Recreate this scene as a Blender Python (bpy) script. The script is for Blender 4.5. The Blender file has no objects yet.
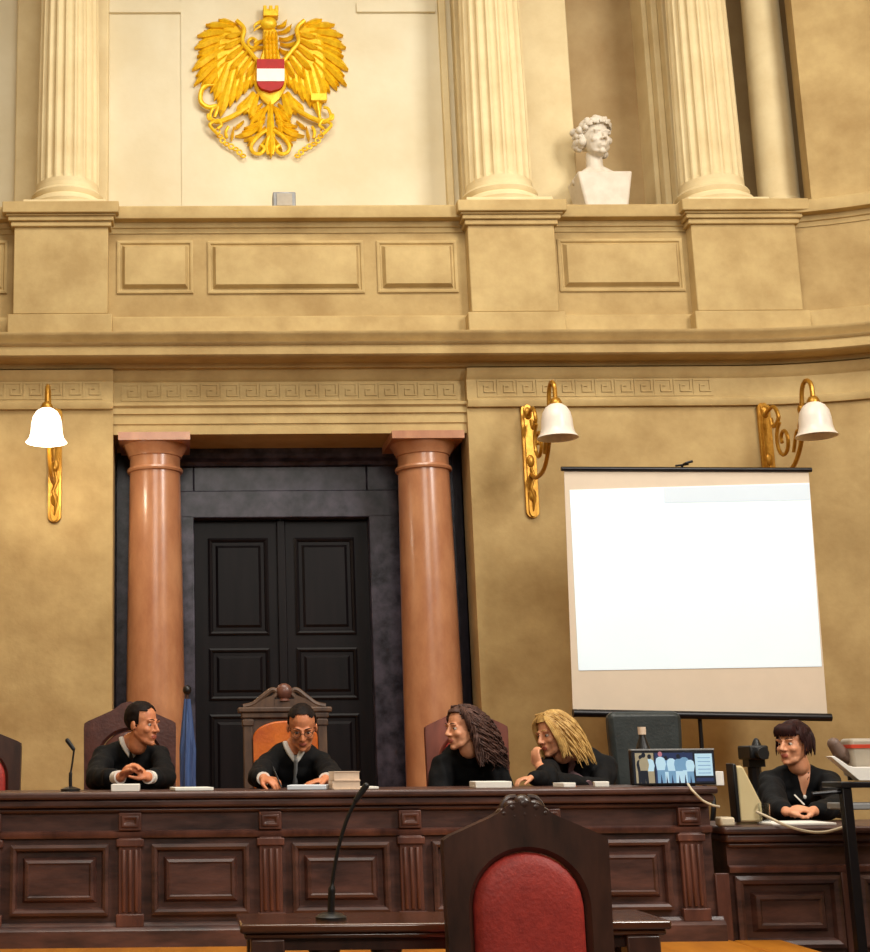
import bpy, bmesh, math, random
from mathutils import Vector, Matrix, Euler, noise
from mathutils.bvhtree import BVHTree
random.seed(7)
PI = math.pi
SC = bpy.context.scene
COL = SC.collection
# ------------------------------------------------------------------ camera
F, CX, CY, TILT, YAW, ROLL = 1400.0, 200.0, 476.0, math.atan(289 / 1400), -0.013, -0.009
EYE = Vector((0, 0, 1.25))
RM = Matrix.Rotation(YAW, 3, 'Z') @ Matrix.Rotation(PI / 2 + TILT, 3, 'X') @ Matrix.Rotation(ROLL, 3, 'Z')
cd = bpy.data.cameras.new('camera'); cam = bpy.data.objects.new('camera', cd); COL.objects.link(cam)
cam.location = EYE; cam.rotation_euler = RM.to_euler()
cd.sensor_width = 36; cd.lens = F / 952 * 36; cd.shift_x = (435 - CX) / 952; cd.shift_y = 0
cd.clip_start = 0.05; cd.clip_end = 100
SC.camera = cam
def at(px, py, Y):
    d = RM @ Vector(((px - CX) / F, -(py - CY) / F, -1.0))
    return EYE + d * (Y / d.y)
SC.view_settings.view_transform = 'Standard'; SC.view_settings.look = 'None'
SC.view_settings.gamma = 1; SC.view_settings.use_curve_mapping = False
SC.view_settings.exposure = 0.0

# ------------------------------------------------------------------ materials
def lin(c): return tuple(((v / 255) / 12.92 if v / 255 <= .04045 else ((v / 255 + .055) / 1.055) ** 2.4) for v in c)
def mat(name, rgb, rough=.6, metal=0, var=.0, scale=6, stretch=(1, 1, 1), rgb2=None, bump=0, bscale=40, emis=None, estr=0, trans=0, coat=0, detail=6, spec=.5):
    m = bpy.data.materials.new(name); m.use_nodes = True
    nt = m.node_tree; b = nt.nodes['Principled BSDF']
    c1 = lin(rgb); b.inputs['Roughness'].default_value = rough; b.inputs['Metallic'].default_value = metal
    b.inputs['Specular IOR Level'].default_value = spec
    if trans: b.inputs['Transmission Weight'].default_value = trans
    if coat: b.inputs['Coat Weight'].default_value = coat; b.inputs['Coat Roughness'].default_value = .15
    if rgb2 is None and var: rgb2 = tuple(v * (1 - var) for v in rgb)
    tc = nt.nodes.new('ShaderNodeTexCoord'); mp = nt.nodes.new('ShaderNodeMapping'); mp.inputs['Scale'].default_value = stretch
    nt.links.new(tc.outputs['Object'], mp.inputs['Vector'])
    if rgb2 is not None:
        n = nt.nodes.new('ShaderNodeTexNoise'); n.inputs['Scale'].default_value = scale; n.inputs['Detail'].default_value = detail
        n.inputs['Roughness'].default_value = .62
        nt.links.new(mp.outputs[0], n.inputs['Vector'])
        r = nt.nodes.new('ShaderNodeValToRGB'); r.color_ramp.elements[0].position = .32; r.color_ramp.elements[1].position = .68
        r.color_ramp.elements[0].color = (*lin(rgb2), 1); r.color_ramp.elements[1].color = (*c1, 1)
        nt.links.new(n.outputs['Fac'], r.inputs[0]); nt.links.new(r.outputs[0], b.inputs['Base Color'])
    else:
        b.inputs['Base Color'].default_value = (*c1, 1)
    if bump:
        n2 = nt.nodes.new('ShaderNodeTexNoise'); n2.inputs['Scale'].default_value = bscale; n2.inputs['Detail'].default_value = 5
        nt.links.new(mp.outputs[0], n2.inputs['Vector'])
        bp = nt.nodes.new('ShaderNodeBump'); bp.inputs['Strength'].default_value = bump; bp.inputs['Distance'].default_value = .02
        nt.links.new(n2.outputs['Fac'], bp.inputs['Height']); nt.links.new(bp.outputs[0], b.inputs['Normal'])
    if emis:
        b.inputs['Emission Color'].default_value = (*lin(emis), 1); b.inputs['Emission Strength'].default_value = estr
    return m
M = {}
M['stone'] = mat('sandstone', (190, 163, 111), .85, rgb2=(160, 131, 83), scale=2.4, bump=.25, bscale=9, detail=9)
M['stone_light'] = mat('pale_sandstone', (197, 171, 118), .8, rgb2=(170, 142, 92), scale=3.0, bump=.2, bscale=10, detail=9)
M['cream'] = mat('cream_plaster', (226, 216, 188), .85, rgb2=(214, 200, 166), scale=1.2, bump=.1, bscale=12)
M['cream_stone'] = mat('cream_stone', (226, 208, 164), .75, rgb2=(210, 188, 142), scale=2.5, bump=.12, bscale=14)
M['niche'] = mat('tan_plaster', (186, 160, 116), .85, rgb2=(166, 136, 92), scale=2, bump=.15, bscale=9)
M['pink'] = mat('red_marble', (194, 138, 98), .3, rgb2=(160, 102, 70), scale=5, stretch=(1, 1, .5), coat=.3, detail=10)
M['dark_marble'] = mat('dark_marble', (84, 78, 92), .32, rgb2=(20, 20, 30), scale=9, detail=14, spec=.35)
M['door'] = mat('ebonised_oak', (24, 18, 20), .4, rgb2=(13, 10, 12), scale=12, stretch=(1, 1, .12), spec=.16)
M['wood'] = mat('dark_walnut', (100, 66, 57), .42, rgb2=(46, 28, 26), scale=13, stretch=(.25, 1, 1), bump=.08, bscale=30, coat=.15)
M['wood_red'] = mat('red_walnut', (116, 72, 58), .4, rgb2=(64, 36, 31), scale=9, stretch=(1, 1, .25), bump=.08, bscale=30, coat=.15)
M['wood_dark'] = mat('black_walnut', (76, 46, 36), .38, rgb2=(42, 25, 20), scale=10, stretch=(1, 1, .3), coat=.2)
M['wood_chair'] = mat('reddish_oak', (140, 76, 60), .45, rgb2=(100, 52, 42), scale=9, stretch=(1, 1, .25))
M['wood_carved'] = mat('grey_oak', (104, 76, 56), .5, rgb2=(66, 46, 36), scale=14, stretch=(1, 1, .3))
M['table_wood'] = mat('table_walnut', (100, 58, 36), .16, rgb2=(66, 36, 24), scale=8, stretch=(.2, 1, 1), coat=.8)
M['red'] = mat('red_leather', (176, 54, 44), .55, rgb2=(150, 42, 36), scale=30, bump=.15, bscale=90)
M['brown_leather'] = mat('oxblood_leather', (92, 52, 44), .4, rgb2=(68, 36, 32), scale=14, bump=.1, bscale=60)
M['orange'] = mat('orange_leather', (216, 112, 32), .42, rgb2=(180, 78, 20), scale=12, bump=.1, bscale=50)
M['floor'] = mat('orange_parquet', (200, 128, 36), .4, rgb2=(168, 100, 24), scale=6, stretch=(1, .2, 1))
M['gold'] = mat('gilding', (246, 204, 34), .42, metal=.25, rgb2=(222, 170, 14), scale=26, bump=.1, bscale=60)
M['brass'] = mat('brass', (186, 138, 50), .35, metal=.6, rgb2=(160, 108, 24), scale=30)
M['shield_red'] = mat('shield_red', (176, 14, 8), .6, var=.08, scale=20)
M['shield_white'] = mat('shield_white', (240, 236, 228), .4, var=.03, scale=20)
M['marble'] = mat('white_marble', (220, 210, 194), .55, rgb2=(202, 190, 172), scale=8)
M['metal_grey'] = mat('grey_metal', (150, 150, 150), .45, var=.1, scale=20)
M['black'] = mat('black_plastic', (18, 18, 20), .4, var=.2, scale=20)
M['black_metal'] = mat('black_metal', (20, 16, 20), .35, metal=.3, var=.2, scale=20)
M['white'] = mat('white_paper', (244, 240, 232), .7, var=.03, scale=20)
M['pinkpaper'] = mat('cream_paper', (240, 214, 188), .7, var=.05, scale=40)
M['bluepaper'] = mat('bluish_paper', (222, 230, 240), .7, var=.04, scale=20)
M['glass_shade'] = mat('milk_glass', (240, 230, 218), .35, var=.05, scale=12, trans=0)
M['glass_lit'] = mat('lit_milk_glass', (255, 250, 240), .35, var=.02, scale=12, emis=(255, 244, 224), estr=2.2)
M['clear'] = mat('clear_glass', (240, 244, 246), .03, trans=1.0)
M['screen_cloth'] = mat('screen_cloth', (226, 208, 186), .8, var=.03, scale=4)
M['screen_img'] = mat('projected_image', (226, 236, 240), .8, var=.02, scale=2, emis=(222, 242, 255), estr=.30)
M['screen_img2'] = mat('projected_grey', (210, 220, 228), .8, var=.02, scale=2, emis=(206, 224, 240), estr=.24)
M['robe'] = mat('black_robe', (9, 9, 12), .8, var=.25, scale=12, bump=.15, bscale=25, spec=.25)
M['skin'] = mat('skin', (216, 142, 100), .5, rgb2=(204, 124, 84), scale=18)
M['skin_pale'] = mat('pale_skin', (226, 164, 126), .5, rgb2=(214, 144, 106), scale=18)
M['lip'] = mat('lip', (182, 98, 80), .4, var=.06, scale=30)
M['eye_white'] = mat('eye_white', (206, 194, 182), .2, var=.02, scale=20)
M['iris'] = mat('iris', (44, 30, 22), .15, var=.2, scale=60)
M['hair_dark'] = mat('dark_hair', (36, 25, 22), .65, rgb2=(20, 13, 11), scale=40, stretch=(1, 1, .2), spec=.15)
M['hair_brown'] = mat('brown_hair', (104, 74, 64), .6, rgb2=(54, 36, 32), scale=30, spec=.25)
M['hair_blond'] = mat('blond_hair', (220, 182, 112), .55, rgb2=(160, 118, 60), scale=26, spec=.3)
M['hair_red'] = mat('auburn_hair', (54, 24, 22), .6, rgb2=(32, 14, 14), scale=40, spec=.2)
M['scarf'] = mat('mauve_scarf', (150, 118, 124), .8, var=.15, scale=30)
M['office'] = mat('grey_leatherette', (50, 56, 56), .45, rgb2=(36, 42, 42), scale=10, bump=.1, bscale=60)
M['beige'] = mat('beige_plastic', (214, 196, 150), .55, rgb2=(204, 184, 136), scale=4)
M['cable'] = mat('cream_cable', (222, 206, 176), .5, var=.05, scale=20)
M['flag'] = mat('blue_cloth', (70, 98, 150), .55, rgb2=(40, 58, 104), scale=6, stretch=(6, 6, .3))
M['projector'] = mat('grey_plastic', (176, 164, 146), .5, var=.1, scale=10)
M['taupe'] = mat('taupe_plastic', (120, 96, 84), .5, var=.15, scale=14)
M['red_plastic'] = mat('red_plastic', (206, 66, 40), .45, var=.08, scale=20)
M['hall'] = mat('hall_plaster', (150, 142, 130), .9, var=.06, scale=2)
M['hall_floor'] = mat('brown_parquet', (66, 52, 42), .45, rgb2=(48, 36, 28), scale=6, stretch=(1, .2, 1))
M['ceil'] = mat('ceiling_plaster', (210, 204, 194), .9, var=.06, scale=2)
def em(name, rgb, s): return mat(name, rgb, .4, emis=rgb, estr=s, var=.05, scale=30)
M['scr_dark'] = em('screen_dark', (26, 30, 40), .5)
M['scr_tan'] = em('screen_tan', (150, 140, 116), .45)
M['scr_blue'] = em('screen_blue', (104, 144, 178), .5)
M['scr_pale'] = em('screen_pale', (164, 196, 214), .6)
M['scr_navy'] = em('screen_navy', (38, 50, 84), .45)
M['scr_pink'] = em('screen_pink', (170, 110, 124), .45)

# ------------------------------------------------------------------ helpers
def woff(o):
    v = Vector((0, 0, 0))
    while o is not None: v += o.location; o = o.parent
    return v
class MB:
    def __init__(s): s.v = []; s.f = []; s.mi = []; s.m = 0
    def add(s, vs, fs):
        b = len(s.v); s.v += [Vector(v) for v in vs]; s.f += [tuple(i + b for i in f) for f in fs]; s.mi += [s.m] * len(fs); return s
    def box(s, x0, x1, y0, y1, z0, z1, rot=0):
        vs = [(x, y, z) for x in (x0, x1) for y in (y0, y1) for z in (z0, z1)]
        if rot:
            c = Vector(((x0 + x1) / 2, (y0 + y1) / 2, 0)); R = Matrix.Rotation(rot, 3, 'Z')
            vs = [R @ (Vector(v) - c) + c for v in vs]
        return s.add(vs, [(0, 1, 3, 2), (4, 6, 7, 5), (0, 4, 5, 1), (2, 3, 7, 6), (0, 2, 6, 4), (1, 5, 7, 3)])
    def prism(s, poly, y0, y1):
        n = len(poly)
        vs = [(p[0], y0, p[1]) for p in poly] + [(p[0], y1, p[1]) for p in poly]
        return s.add(vs, [tuple(range(n)), tuple(range(2 * n - 1, n - 1, -1))] + [(i, i + n, (i + 1) % n + n, (i + 1) % n) for i in range(n)])
    def lathe(s, prof, c=(0, 0, 0), seg=40, flute=0, fl_d=.06, cap=True):
        c = Vector(c); vs = []; fs = []
        for r, z, *k in prof:
            for i in range(seg):
                a = 2 * PI * i / seg; rr = r
                if flute and (k and k[0]):
                    ph = (a * flute / (2 * PI)) % 1.0
                    rr = r * (1 - fl_d * max(0, math.sin(PI * min(1, max(0, (ph - .12) / .76)))) ** .7)
                vs.append(c + Vector((rr * math.cos(a), rr * math.sin(a), z)))
        n = len(prof)
        for j in range(n - 1):
            for i in range(seg):
                i2 = (i + 1) % seg; fs.append((j * seg + i, j * seg + i2, (j + 1) * seg + i2, (j + 1) * seg + i))
        if cap:
            fs.append(tuple(range(seg - 1, -1, -1))); fs.append(tuple(range((n - 1) * seg, n * seg)))
        return s.add(vs, fs)
    def tube(s, pts, rad, seg=8, flat=1.0):
        pts = [Vector(p) for p in pts]; n = len(pts)
        if not isinstance(rad, (list, tuple)): rad = [rad] * n
        up = None; vs = []; fs = []
        for i, p in enumerate(pts):
            t = (pts[min(i + 1, n - 1)] - pts[max(i - 1, 0)])
            t = t.normalized() if t.length > 1e-9 else Vector((0, 0, 1))
            if up is None: up = t.orthogonal().normalized()
            up = (up - t * up.dot(t)); up = up.normalized() if up.length > 1e-6 else t.orthogonal().normalized()
            w = t.cross(up)
            for k in range(seg):
                a = 2 * PI * k / seg; vs.append(p + (up * math.cos(a) + w * math.sin(a) * flat) * rad[i])
        for i in range(n - 1):
            for k in range(seg):
                k2 = (k + 1) % seg; fs.append((i * seg + k, i * seg + k2, (i + 1) * seg + k2, (i + 1) * seg + k))
        fs.append(tuple(range(seg - 1, -1, -1))); fs.append(tuple(range((n - 1) * seg, n * seg)))
        return s.add(vs, fs)
    def sph(s, c, r, R=None, nu=16, nv=10, M4=None):
        if not isinstance(r, (list, tuple)): r = (r, r, r)
        c = Vector(c); vs = []; fs = []
        P = [(0, 0, -1)] + [(math.cos(2 * PI * i / nu) * math.sin(PI * j / nv), math.sin(2 * PI * i / nu) * math.sin(PI * j / nv), -math.cos(PI * j / nv)) for j in range(1, nv) for i in range(nu)] + [(0, 0, 1)]
        for p in P:
            q = Vector((p[0] * r[0], p[1] * r[1], p[2] * r[2]))
            if R is not None: q = R @ q
            q = c + q
            vs.append(M4 @ q if M4 is not None else q)
        for i in range(nu): fs.append((0, 1 + (i + 1) % nu, 1 + i))
        for j in range(nv - 2):
            for i in range(nu):
                a = 1 + j * nu; i2 = (i + 1) % nu; fs.append((a + i, a + i2, a + nu + i2, a + nu + i))
        l = len(P) - 1; a = 1 + (nv - 2) * nu
        for i in range(nu): fs.append((a + i, a + (i + 1) % nu, l))
        return s.add(vs, fs)
    def chain(s, pts, rad, seg=12, M4=None):
        pts = [Vector(p) for p in pts]
        if M4 is not None: pts = [M4 @ p for p in pts]
        for i in range(len(pts)):
            s.sph(pts[i], rad[i], nu=seg, nv=8)
            if i: 
                t = pts[i] - pts[i - 1]
                if t.length > 1e-5: s.tube([pts[i - 1], pts[i]], [rad[i - 1], rad[i]], seg)
        return s
    def sweep(s, path, prof, closed=True):
        # path: list of (point2d, normal2d); prof: list of (out, z)
        vs = []; fs = []; n = len(prof)
        for p, nn in path:
            for d, z in prof: vs.append((p[0] + nn[0] * d, p[1] + nn[1] * d, z))
        m = n if closed else n - 1
        for i in range(len(path) - 1):
            for k in range(m):
                k2 = (k + 1) % n; fs.append((i * n + k, (i + 1) * n + k, (i + 1) * n + k2, i * n + k2))
        if closed:
            fs.append(tuple(range(n))); fs.append(tuple(range(len(path) * n - 1, (len(path) - 1) * n - 1, -1)))
        return s.add(vs, fs)
    def frame(s, x0, x1, z0, z1, y, prof):
        vs = []; fs = []
        for i, p in prof:
            vs += [(x0 + i, y - p, z0 + i), (x1 - i, y - p, z0 + i), (x1 - i, y - p, z1 - i), (x0 + i, y - p, z1 - i)]
        for j in range(len(prof) - 1):
            for k in range(4):
                k2 = (k + 1) % 4; fs.append((j * 4 + k, j * 4 + k2, (j + 1) * 4 + k2, (j + 1) * 4 + k))
        l = (len(prof) - 1) * 4; fs.append((l, l + 1, l + 2, l + 3)); fs.append((3, 2, 1, 0))
        return s.add(vs, fs)
    def mesh(s, name, off):
        me = bpy.data.meshes.new(name)
        me.from_pydata([v - off for v in s.v], [], s.f); me.update()
        for p, i in zip(me.polygons, s.mi): p.material_index = i
        bm = bmesh.new(); bm.from_mesh(me); bmesh.ops.recalc_face_normals(bm, faces=bm.faces); bm.to_mesh(me); bm.free()
        return me
    def build(s, name, m, parent=None, bevel=0, smooth=35, loc=None):
        off = woff(parent) if parent is not None else Vector(loc or (0, 0, 0))
        me = s.mesh(name, off)
        o = bpy.data.objects.new(name, me); COL.objects.link(o)
        for x in (m if isinstance(m, list) else [m]): me.materials.append(x)
        if parent is not None: o.parent = parent
        else: o.location = off
        if smooth: me.shade_smooth(); me.set_sharp_from_angle(angle=math.radians(smooth))
        if bevel:
            b = o.modifiers.new('bevel', 'BEVEL'); b.width = bevel; b.segments = 2; b.limit_method = 'ANGLE'; b.angle_limit = math.radians(40)
            b.harden_normals = False
        return o
def remeshed(mb, name, mats, parent, voxel, smooth_it=2, folds=None, matfn=None):
    off = woff(parent)
    me = mb.mesh(name + '_raw', off)
    t = bpy.data.objects.new(name, me); COL.objects.link(t)
    r = t.modifiers.new('r', 'REMESH'); r.mode = 'VOXEL'; r.voxel_size = voxel; r.use_smooth_shade = True
    if smooth_it:
        sm = t.modifiers.new('s', 'SMOOTH'); sm.factor = .5; sm.iterations = smooth_it
    dg = bpy.context.evaluated_depsgraph_get(); dg.update()
    nm = bpy.data.meshes.new_from_object(t.evaluated_get(dg)); nm.name = name
    t.modifiers.clear(); t.data = nm
    bpy.data.meshes.remove(me)
    nm.materials.clear()
    for x in mats: nm.materials.append(x)
    if folds:
        ns = [v.normal.copy() for v in nm.vertices]
        for v, n_ in zip(nm.vertices, ns): v.co += n_ * folds(v.co + off, n_)
    nm.update()
    if matfn:
        for p in nm.polygons: p.material_index = matfn(p.center + off)
    else:
        for p in nm.polygons: p.material_index = 0
    nm.shade_smooth()
    t.parent = parent
    return t
def tag(o, label=None, cat=None, group=None, kind=None):
    if label: o['label'] = label
    if cat: o['category'] = cat
    if group: o['group'] = group
    if kind: o['kind'] = kind
    return o
def thing(name, loc, label, cat, group=None, kind=None, rotz=0):
    o = bpy.data.objects.new(name, None); COL.objects.link(o); o.empty_display_size = .1
    o.location = loc; o.rotation_euler = (0, 0, rotz)
    return tag(o, label, cat, group, kind)
def struct(o): o['kind'] = 'structure'; return o
def copy_tree(o, parent=None):
    c = o.copy(); COL.objects.link(c); c.parent = parent
    for ch in list(o.children): copy_tree(ch, c)
    return c

# ------------------------------------------------------------------ the room
W = 10.3; XC = .825; RA = 2.6; XS = 3.375; YA = W - RA      # wall plane, axis, apse corners
BACK = -4.0; TOP = 9.0; DA = .40; DLOW = .20
PL, PR = -0.52, 2.17                                          # portal edges
def path_right(x0, n=24, to_back=True):
    p = [((x0, W), (0, -1))]; c = (XC + XS, YA)
    a0 = PI / 2
    if x0 > XC + XS: a0 = math.acos((x0 - c[0]) / RA); p = []
    for i in range(n + 1):
        a = a0 * (1 - i / n); p.append(((c[0] + RA * math.cos(a), c[1] + RA * math.sin(a)), (-math.cos(a), -math.sin(a))))
    if to_back: p.append(((c[0] + RA, BACK), (-1, 0)))
    return p
def mirror(path): return [((2 * XC - p[0], p[1]), (-n_[0], n_[1])) for p, n_ in path][::-1]
def full(): return mirror(path_right(XC + .01)) + path_right(XC + .01)[0:]
zf0, zf1 = 3.945, 4.14        # frieze band
zc0, zc1 = 4.205, 4.43         # cornice
zb0, zb1 = 5.365, 5.482         # balustrade cap
low = [(0, 0), (0, zc0), (-.35, zc0), (-.35, 0)]
struct(MB().sweep(path_right(PR), low).build('wall_right', M['stone']))
struct(MB().sweep(mirror(path_right(PR - .0))[:-1] + [((PL, W), (0, -1))], low).build('wall_left', M['stone']))
# architrave band of frieze on the side walls
band = [(0, zf0 - .05), (.03, zf0 - .05), (.045, zf0 - .02), (.045, zf0), (.02, zf0 + .01), (.02, zf1 - .03), (.05, zf1), (.07, zf1 + .05), (0, zf1 + .05)]
struct(MB().sweep(path_right(PR), band).build('trim_3', M['stone_light']))
struct(MB().sweep(mirror(path_right(PR))[:-1] + [((PL, W), (0, -1))], band).build('trim_4', M['stone_light']))
# cornice
cor = [(0, zc0), (.05, zc0), (.07, zc0 + .03), (.22, zc0 + .035), (.24, zc0 + .05), (.24, zc0 + .115), (.26, zc0 + .125), (.27, zc0 + .14), (.20, zc0 + .15), (.21, zc0 + .165), (.25, zc0 + .20), (.26, zc1 - .01), (.26, zc1), (0, zc1), (-.3, zc1), (-.3, zc0)]
struct(MB().sweep(full(), cor).build('trim_1', M['stone']))
# parapet
par = [(.02, zc1), (.02, zb0 + .02), (-.35, zb0 + .02), (-.35, zc1)]
struct(MB().sweep(full(), par).build('wall_back', M['stone']))
base = [(.06, zc1), (.06, zc1 + .17), (.045, zc1 + .185), (.02, zc1 + .19), (0, zc1 + .19), (0, zc1)]
struct(MB().sweep(full(), base).build('trim_5', M['stone_light']))
capp = [(0, zb0 - .07), (.03, zb0 - .07), (.035, zb0 - .035), (.05, zb0 - .03), (.055, zb0 + .012), (.135, zb0 + .014), (.14, zb0 + .025), (.14, zb1 - .015), (.125, zb1), (-.75, zb1), (-.75, zb0), (0, zb0)]
struct(MB().sweep(full(), capp).build('trim_2', M['stone_light']))
# portal entablature (recessed a little between the piers)
e = MB()
yE = W + .05
def ent(prof, x0, x1): e.sweep([((x0, yE), (0, -1)), ((x1, yE), (0, -1))], prof)
z0 = 3.71
ent([(-.75, z0), (0, z0), (0, z0 + .075), (.012, z0 + .08), (.012, z0 + .15), (.03, z0 + .155), (.03, z0 + .20), (.05, z0 + .215), (.05, z0 + .235), (.0, z0 + .24), (.0, zf1 - .02), (.03, zf1), (.06, zc0), (-.75, zc0)], PL, PR)
struct(e.build('trim_6', M['stone_light']))
# meander on the frieze
def meander(mb, x0, x1, y, za, zb, n):
    p = (x1 - x0) / n; h = zb - za; t = .012; d = .005
    cnt = [0]
    def bar(a, b, c, dd):
        cnt[0] += 1; mb.box(a, b, y - d - .0006 * (cnt[0] % 7), y + .004, c, dd)
    for i in range(n):
        x = x0 + i * p; u = p / 6
        bar(x, x + p * .84 + t, zb - t, zb)
        bar(x, x + t, za, zb)
        bar(x + 5 * u, x + 5 * u + t, za + h * .25, zb)
        bar(x + 2 * u, x + 5 * u + t, za + h * .25, za + h * .25 + t)
        bar(x + 2 * u, x + 2 * u + t, za + h * .25, za + h * .68)
        bar(x + 2 * u, x + 3.6 * u, za + h * .68 - t, za + h * .68)
        bar(x, x + p, za, za + t)
mm = MB(); meander(mm, PL + .06, PR - .06, yE, z0 + .262, zf1 - .035, 17)
struct(mm.build('trim_7', M['stone_light'], smooth=0))
mm = MB(); meander(mm, PR + .08, PR + .08 + 12 * .15, W - .02, z0 + .262, zf1 - .035, 12)
struct(mm.build('trim_8', M['stone_light'], smooth=0))
mm = MB(); meander(mm, PL - .08 - 12 * .15, PL - .08, W - .02, z0 + .262, zf1 - .035, 12)
struct(mm.build('trim_9', M['stone_light'], smooth=0))
# portal recess: side cheeks are the ends of the walls; back wall of dark marble and soffit
YD = 11.05
dl, dr = at(194.5, 600, YD).x, at(369.5, 600, YD).x
dt = at(282, 520, YD).z
s = MB()
yS = 10.98
s.box(PL - .1, dl, yS, yS + .25, 0, z0); s.box(dr, PR + .1, yS, yS + .25, 0, z0); s.box(dl, dr, yS, yS + .25, dt, z0)
s.box(dl - .24, dl, yS - .05, yS, 0, dt + .02); s.box(dr, dr + .24, yS - .05, yS, 0, dt + .02)   # jambs
s.box(dl - .24, dr + .24, yS - .05, yS, dt, dt + .22)
s.sweep([((dl - .3, yS), (0, -1)), ((dr + .3, yS), (0, -1))], [(0, dt + .42), (.04, dt + .42), (.06, dt + .45), (.12, dt + .47), (.14, dt + .50), (.14, dt + .55), (0, dt + .57)])
struct(s.build('wall_portal', M['dark_marble'], bevel=.008))
s = MB(); s.box(PL - .12, PL, W + .3, yS + .1, 0, z0); s.box(PR, PR + .12, W + .3, yS + .1, 0, z0)
struct(s.build('trim_10', M['dark_marble']))
# double door
door = thing('door_1', ((dl + dr) / 2, YD, DA), None, None, kind='structure')
xm = (dl + dr) / 2
pz = [(at(282, 635, YD).z, at(282, 538, YD).z), (at(282, 700, YD).z, at(282, 648, YD).z), (DA + .12, at(282, 714, YD).z)]
dprof = [(0, 0), (0, .012), (.015, .02), (.03, .012), (.035, .002), (.06, .002), (.08, .016), (.085, .016)]
for sgn, x0, x1 in ((-1, dl, xm - .004), (1, xm + .004, dr)):
    lf = MB().box(x0, x1, YD, YD + .06, DA, dt - .002).build('door_leaf', M['door'], door)
    xa, xb = (x0 + .11, x1 - .10) if sgn < 0 else (x0 + .10, x1 - .11)
    for za, zb in pz:
        MB().frame(xa, xb, za, zb, YD, dprof).build('panel', M['door'], lf, smooth=20)
MB().box(xm - .035, xm + .035, YD - .025, YD, DA, dt - .003).build('cover_strip', M['door'], door, bevel=.008)
KN = MB().lathe([(.0, 0), (.022, 0), (.022, .006), (.008, .01), (.008, .04), (.02, .05), (.024, .065), (.015, .078), (0, .08)], (0, 0, 0), 16)
kn = KN.build('door_knob', M['brass'], None); kn.parent = door; kn.rotation_euler = (PI / 2, 0, 0); kn.location = (.075, 0, 1.0)
# floor, dais, ceiling, rest of the room
struct(MB().box(-6.5, 8.2, BACK - .3, 11.6, -.2, 0).build('floor', M['hall_floor'], smooth=0))
struct(MB().box(XC - XS - RA + .02, 2.64, 6.45, 11.3, 0, DA).box(2.64, 2.88, 6.45, 7.04, 0, DA).build('floor_dais', M['floor'], bevel=.012))
struct(MB().box(2.66, XC + XS + RA - .4, 7.06, 9.4, 0, DLOW).build('floor_step', M['floor'], bevel=.012))
struct(MB().box(-6.5, 8.2, BACK - .3, 12.2, TOP, TOP + .2).build('ceiling', M['ceil'], smooth=0))
struct(MB().box(-6.5, 8.2, BACK - .3, BACK, 0, TOP).build('wall_front', M['hall'], smooth=0))
# upper storey wall
up = [(0, zb1), (0, TOP), (-.3, TOP), (-.3, zb1)]
x5 = 4.92
struct(MB().sweep(path_right(x5), up).build('wall_upper_right', M['stone']))
struct(MB().sweep(mirror(path_right(x5)), up).build('wall_upper_left', M['stone_light']))
yU = 10.95
MBu = MB()
def xs0(px): return at(px, 60, yU).x
_c = xs0(181), xs0(358)
MBu.box(_c[0], _c[1], yU - .010, yU, zb1, TOP)
_z = at(140, 14, yU).z, at(140, 5, yU).z
for _a, _b in ((xs0(108), _c[0]), (_c[1], xs0(437))): MBu.box(_a, _b, yU - .03, yU, _z[0], _z[1])
MBu.box(-4.6, 3.02, yU, yU + .3, zb1, TOP)
struct(MBu.build('wall_upper', M['cream'], smooth=0))
struct(MB().box(3.0, x5 + 1.4, yU + .42, yU + .62, zb1, TOP).build('wall_niche', M['niche'], smooth=0))
# responds (flat pilasters behind the columns)
def xs(px, py, Y): return at(px, py, Y).x
rp = MB()
colX = [2 * XC - xs(498.5, 185, 10.48), xs(498.5, 185, 10.48), xs(711, 185, 10.48)]
rp.box(colX[0] - .47, colX[0] + .30, yU - .13, yU + .02, zb1, TOP)
rp.box(colX[1] - .33, colX[1] - .27, yU - .06, yU + .02, zb1, TOP)
rp.box(colX[1] - .22, xs(572, 100, yU - .13), yU - .13, yU + .45, zb1, TOP)
xr = xs(655, 100, yU)
rp.box(xr, xr + .045, yU + .15, yU + .45, zb1, TOP); rp.box(xr + .045, xr + .10, yU + .05, yU + .45, zb1, TOP); rp.box(xr + .10, colX[2] + .24, yU - .05, yU + .45, zb1, TOP)
struct(rp.build('trim_11', M['cream_stone'], bevel=.01))
# panels on the parapet
sprof = [(0, 0), (0, .014), (.012, .018), (.022, .016), (.03, .003), (.04, .003), (.062, .045), (.072, .047)]
pm = MB(); yP = W - .02
def ppx(x0, x1, y0, y1):
    a = at(x0, y1, yP); b = at(x1, y0, yP); pm.frame(a.x, b.x, a.z, b.z, yP, sprof)
ppx(117, 193, 241, 294); ppx(208, 363, 241, 294); ppx(378, 456, 241, 293); ppx(560, 681, 239, 292); ppx(-60, 8, 241, 294)
struct(pm.build('trim_12', M['stone_light'], smooth=20))
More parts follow.
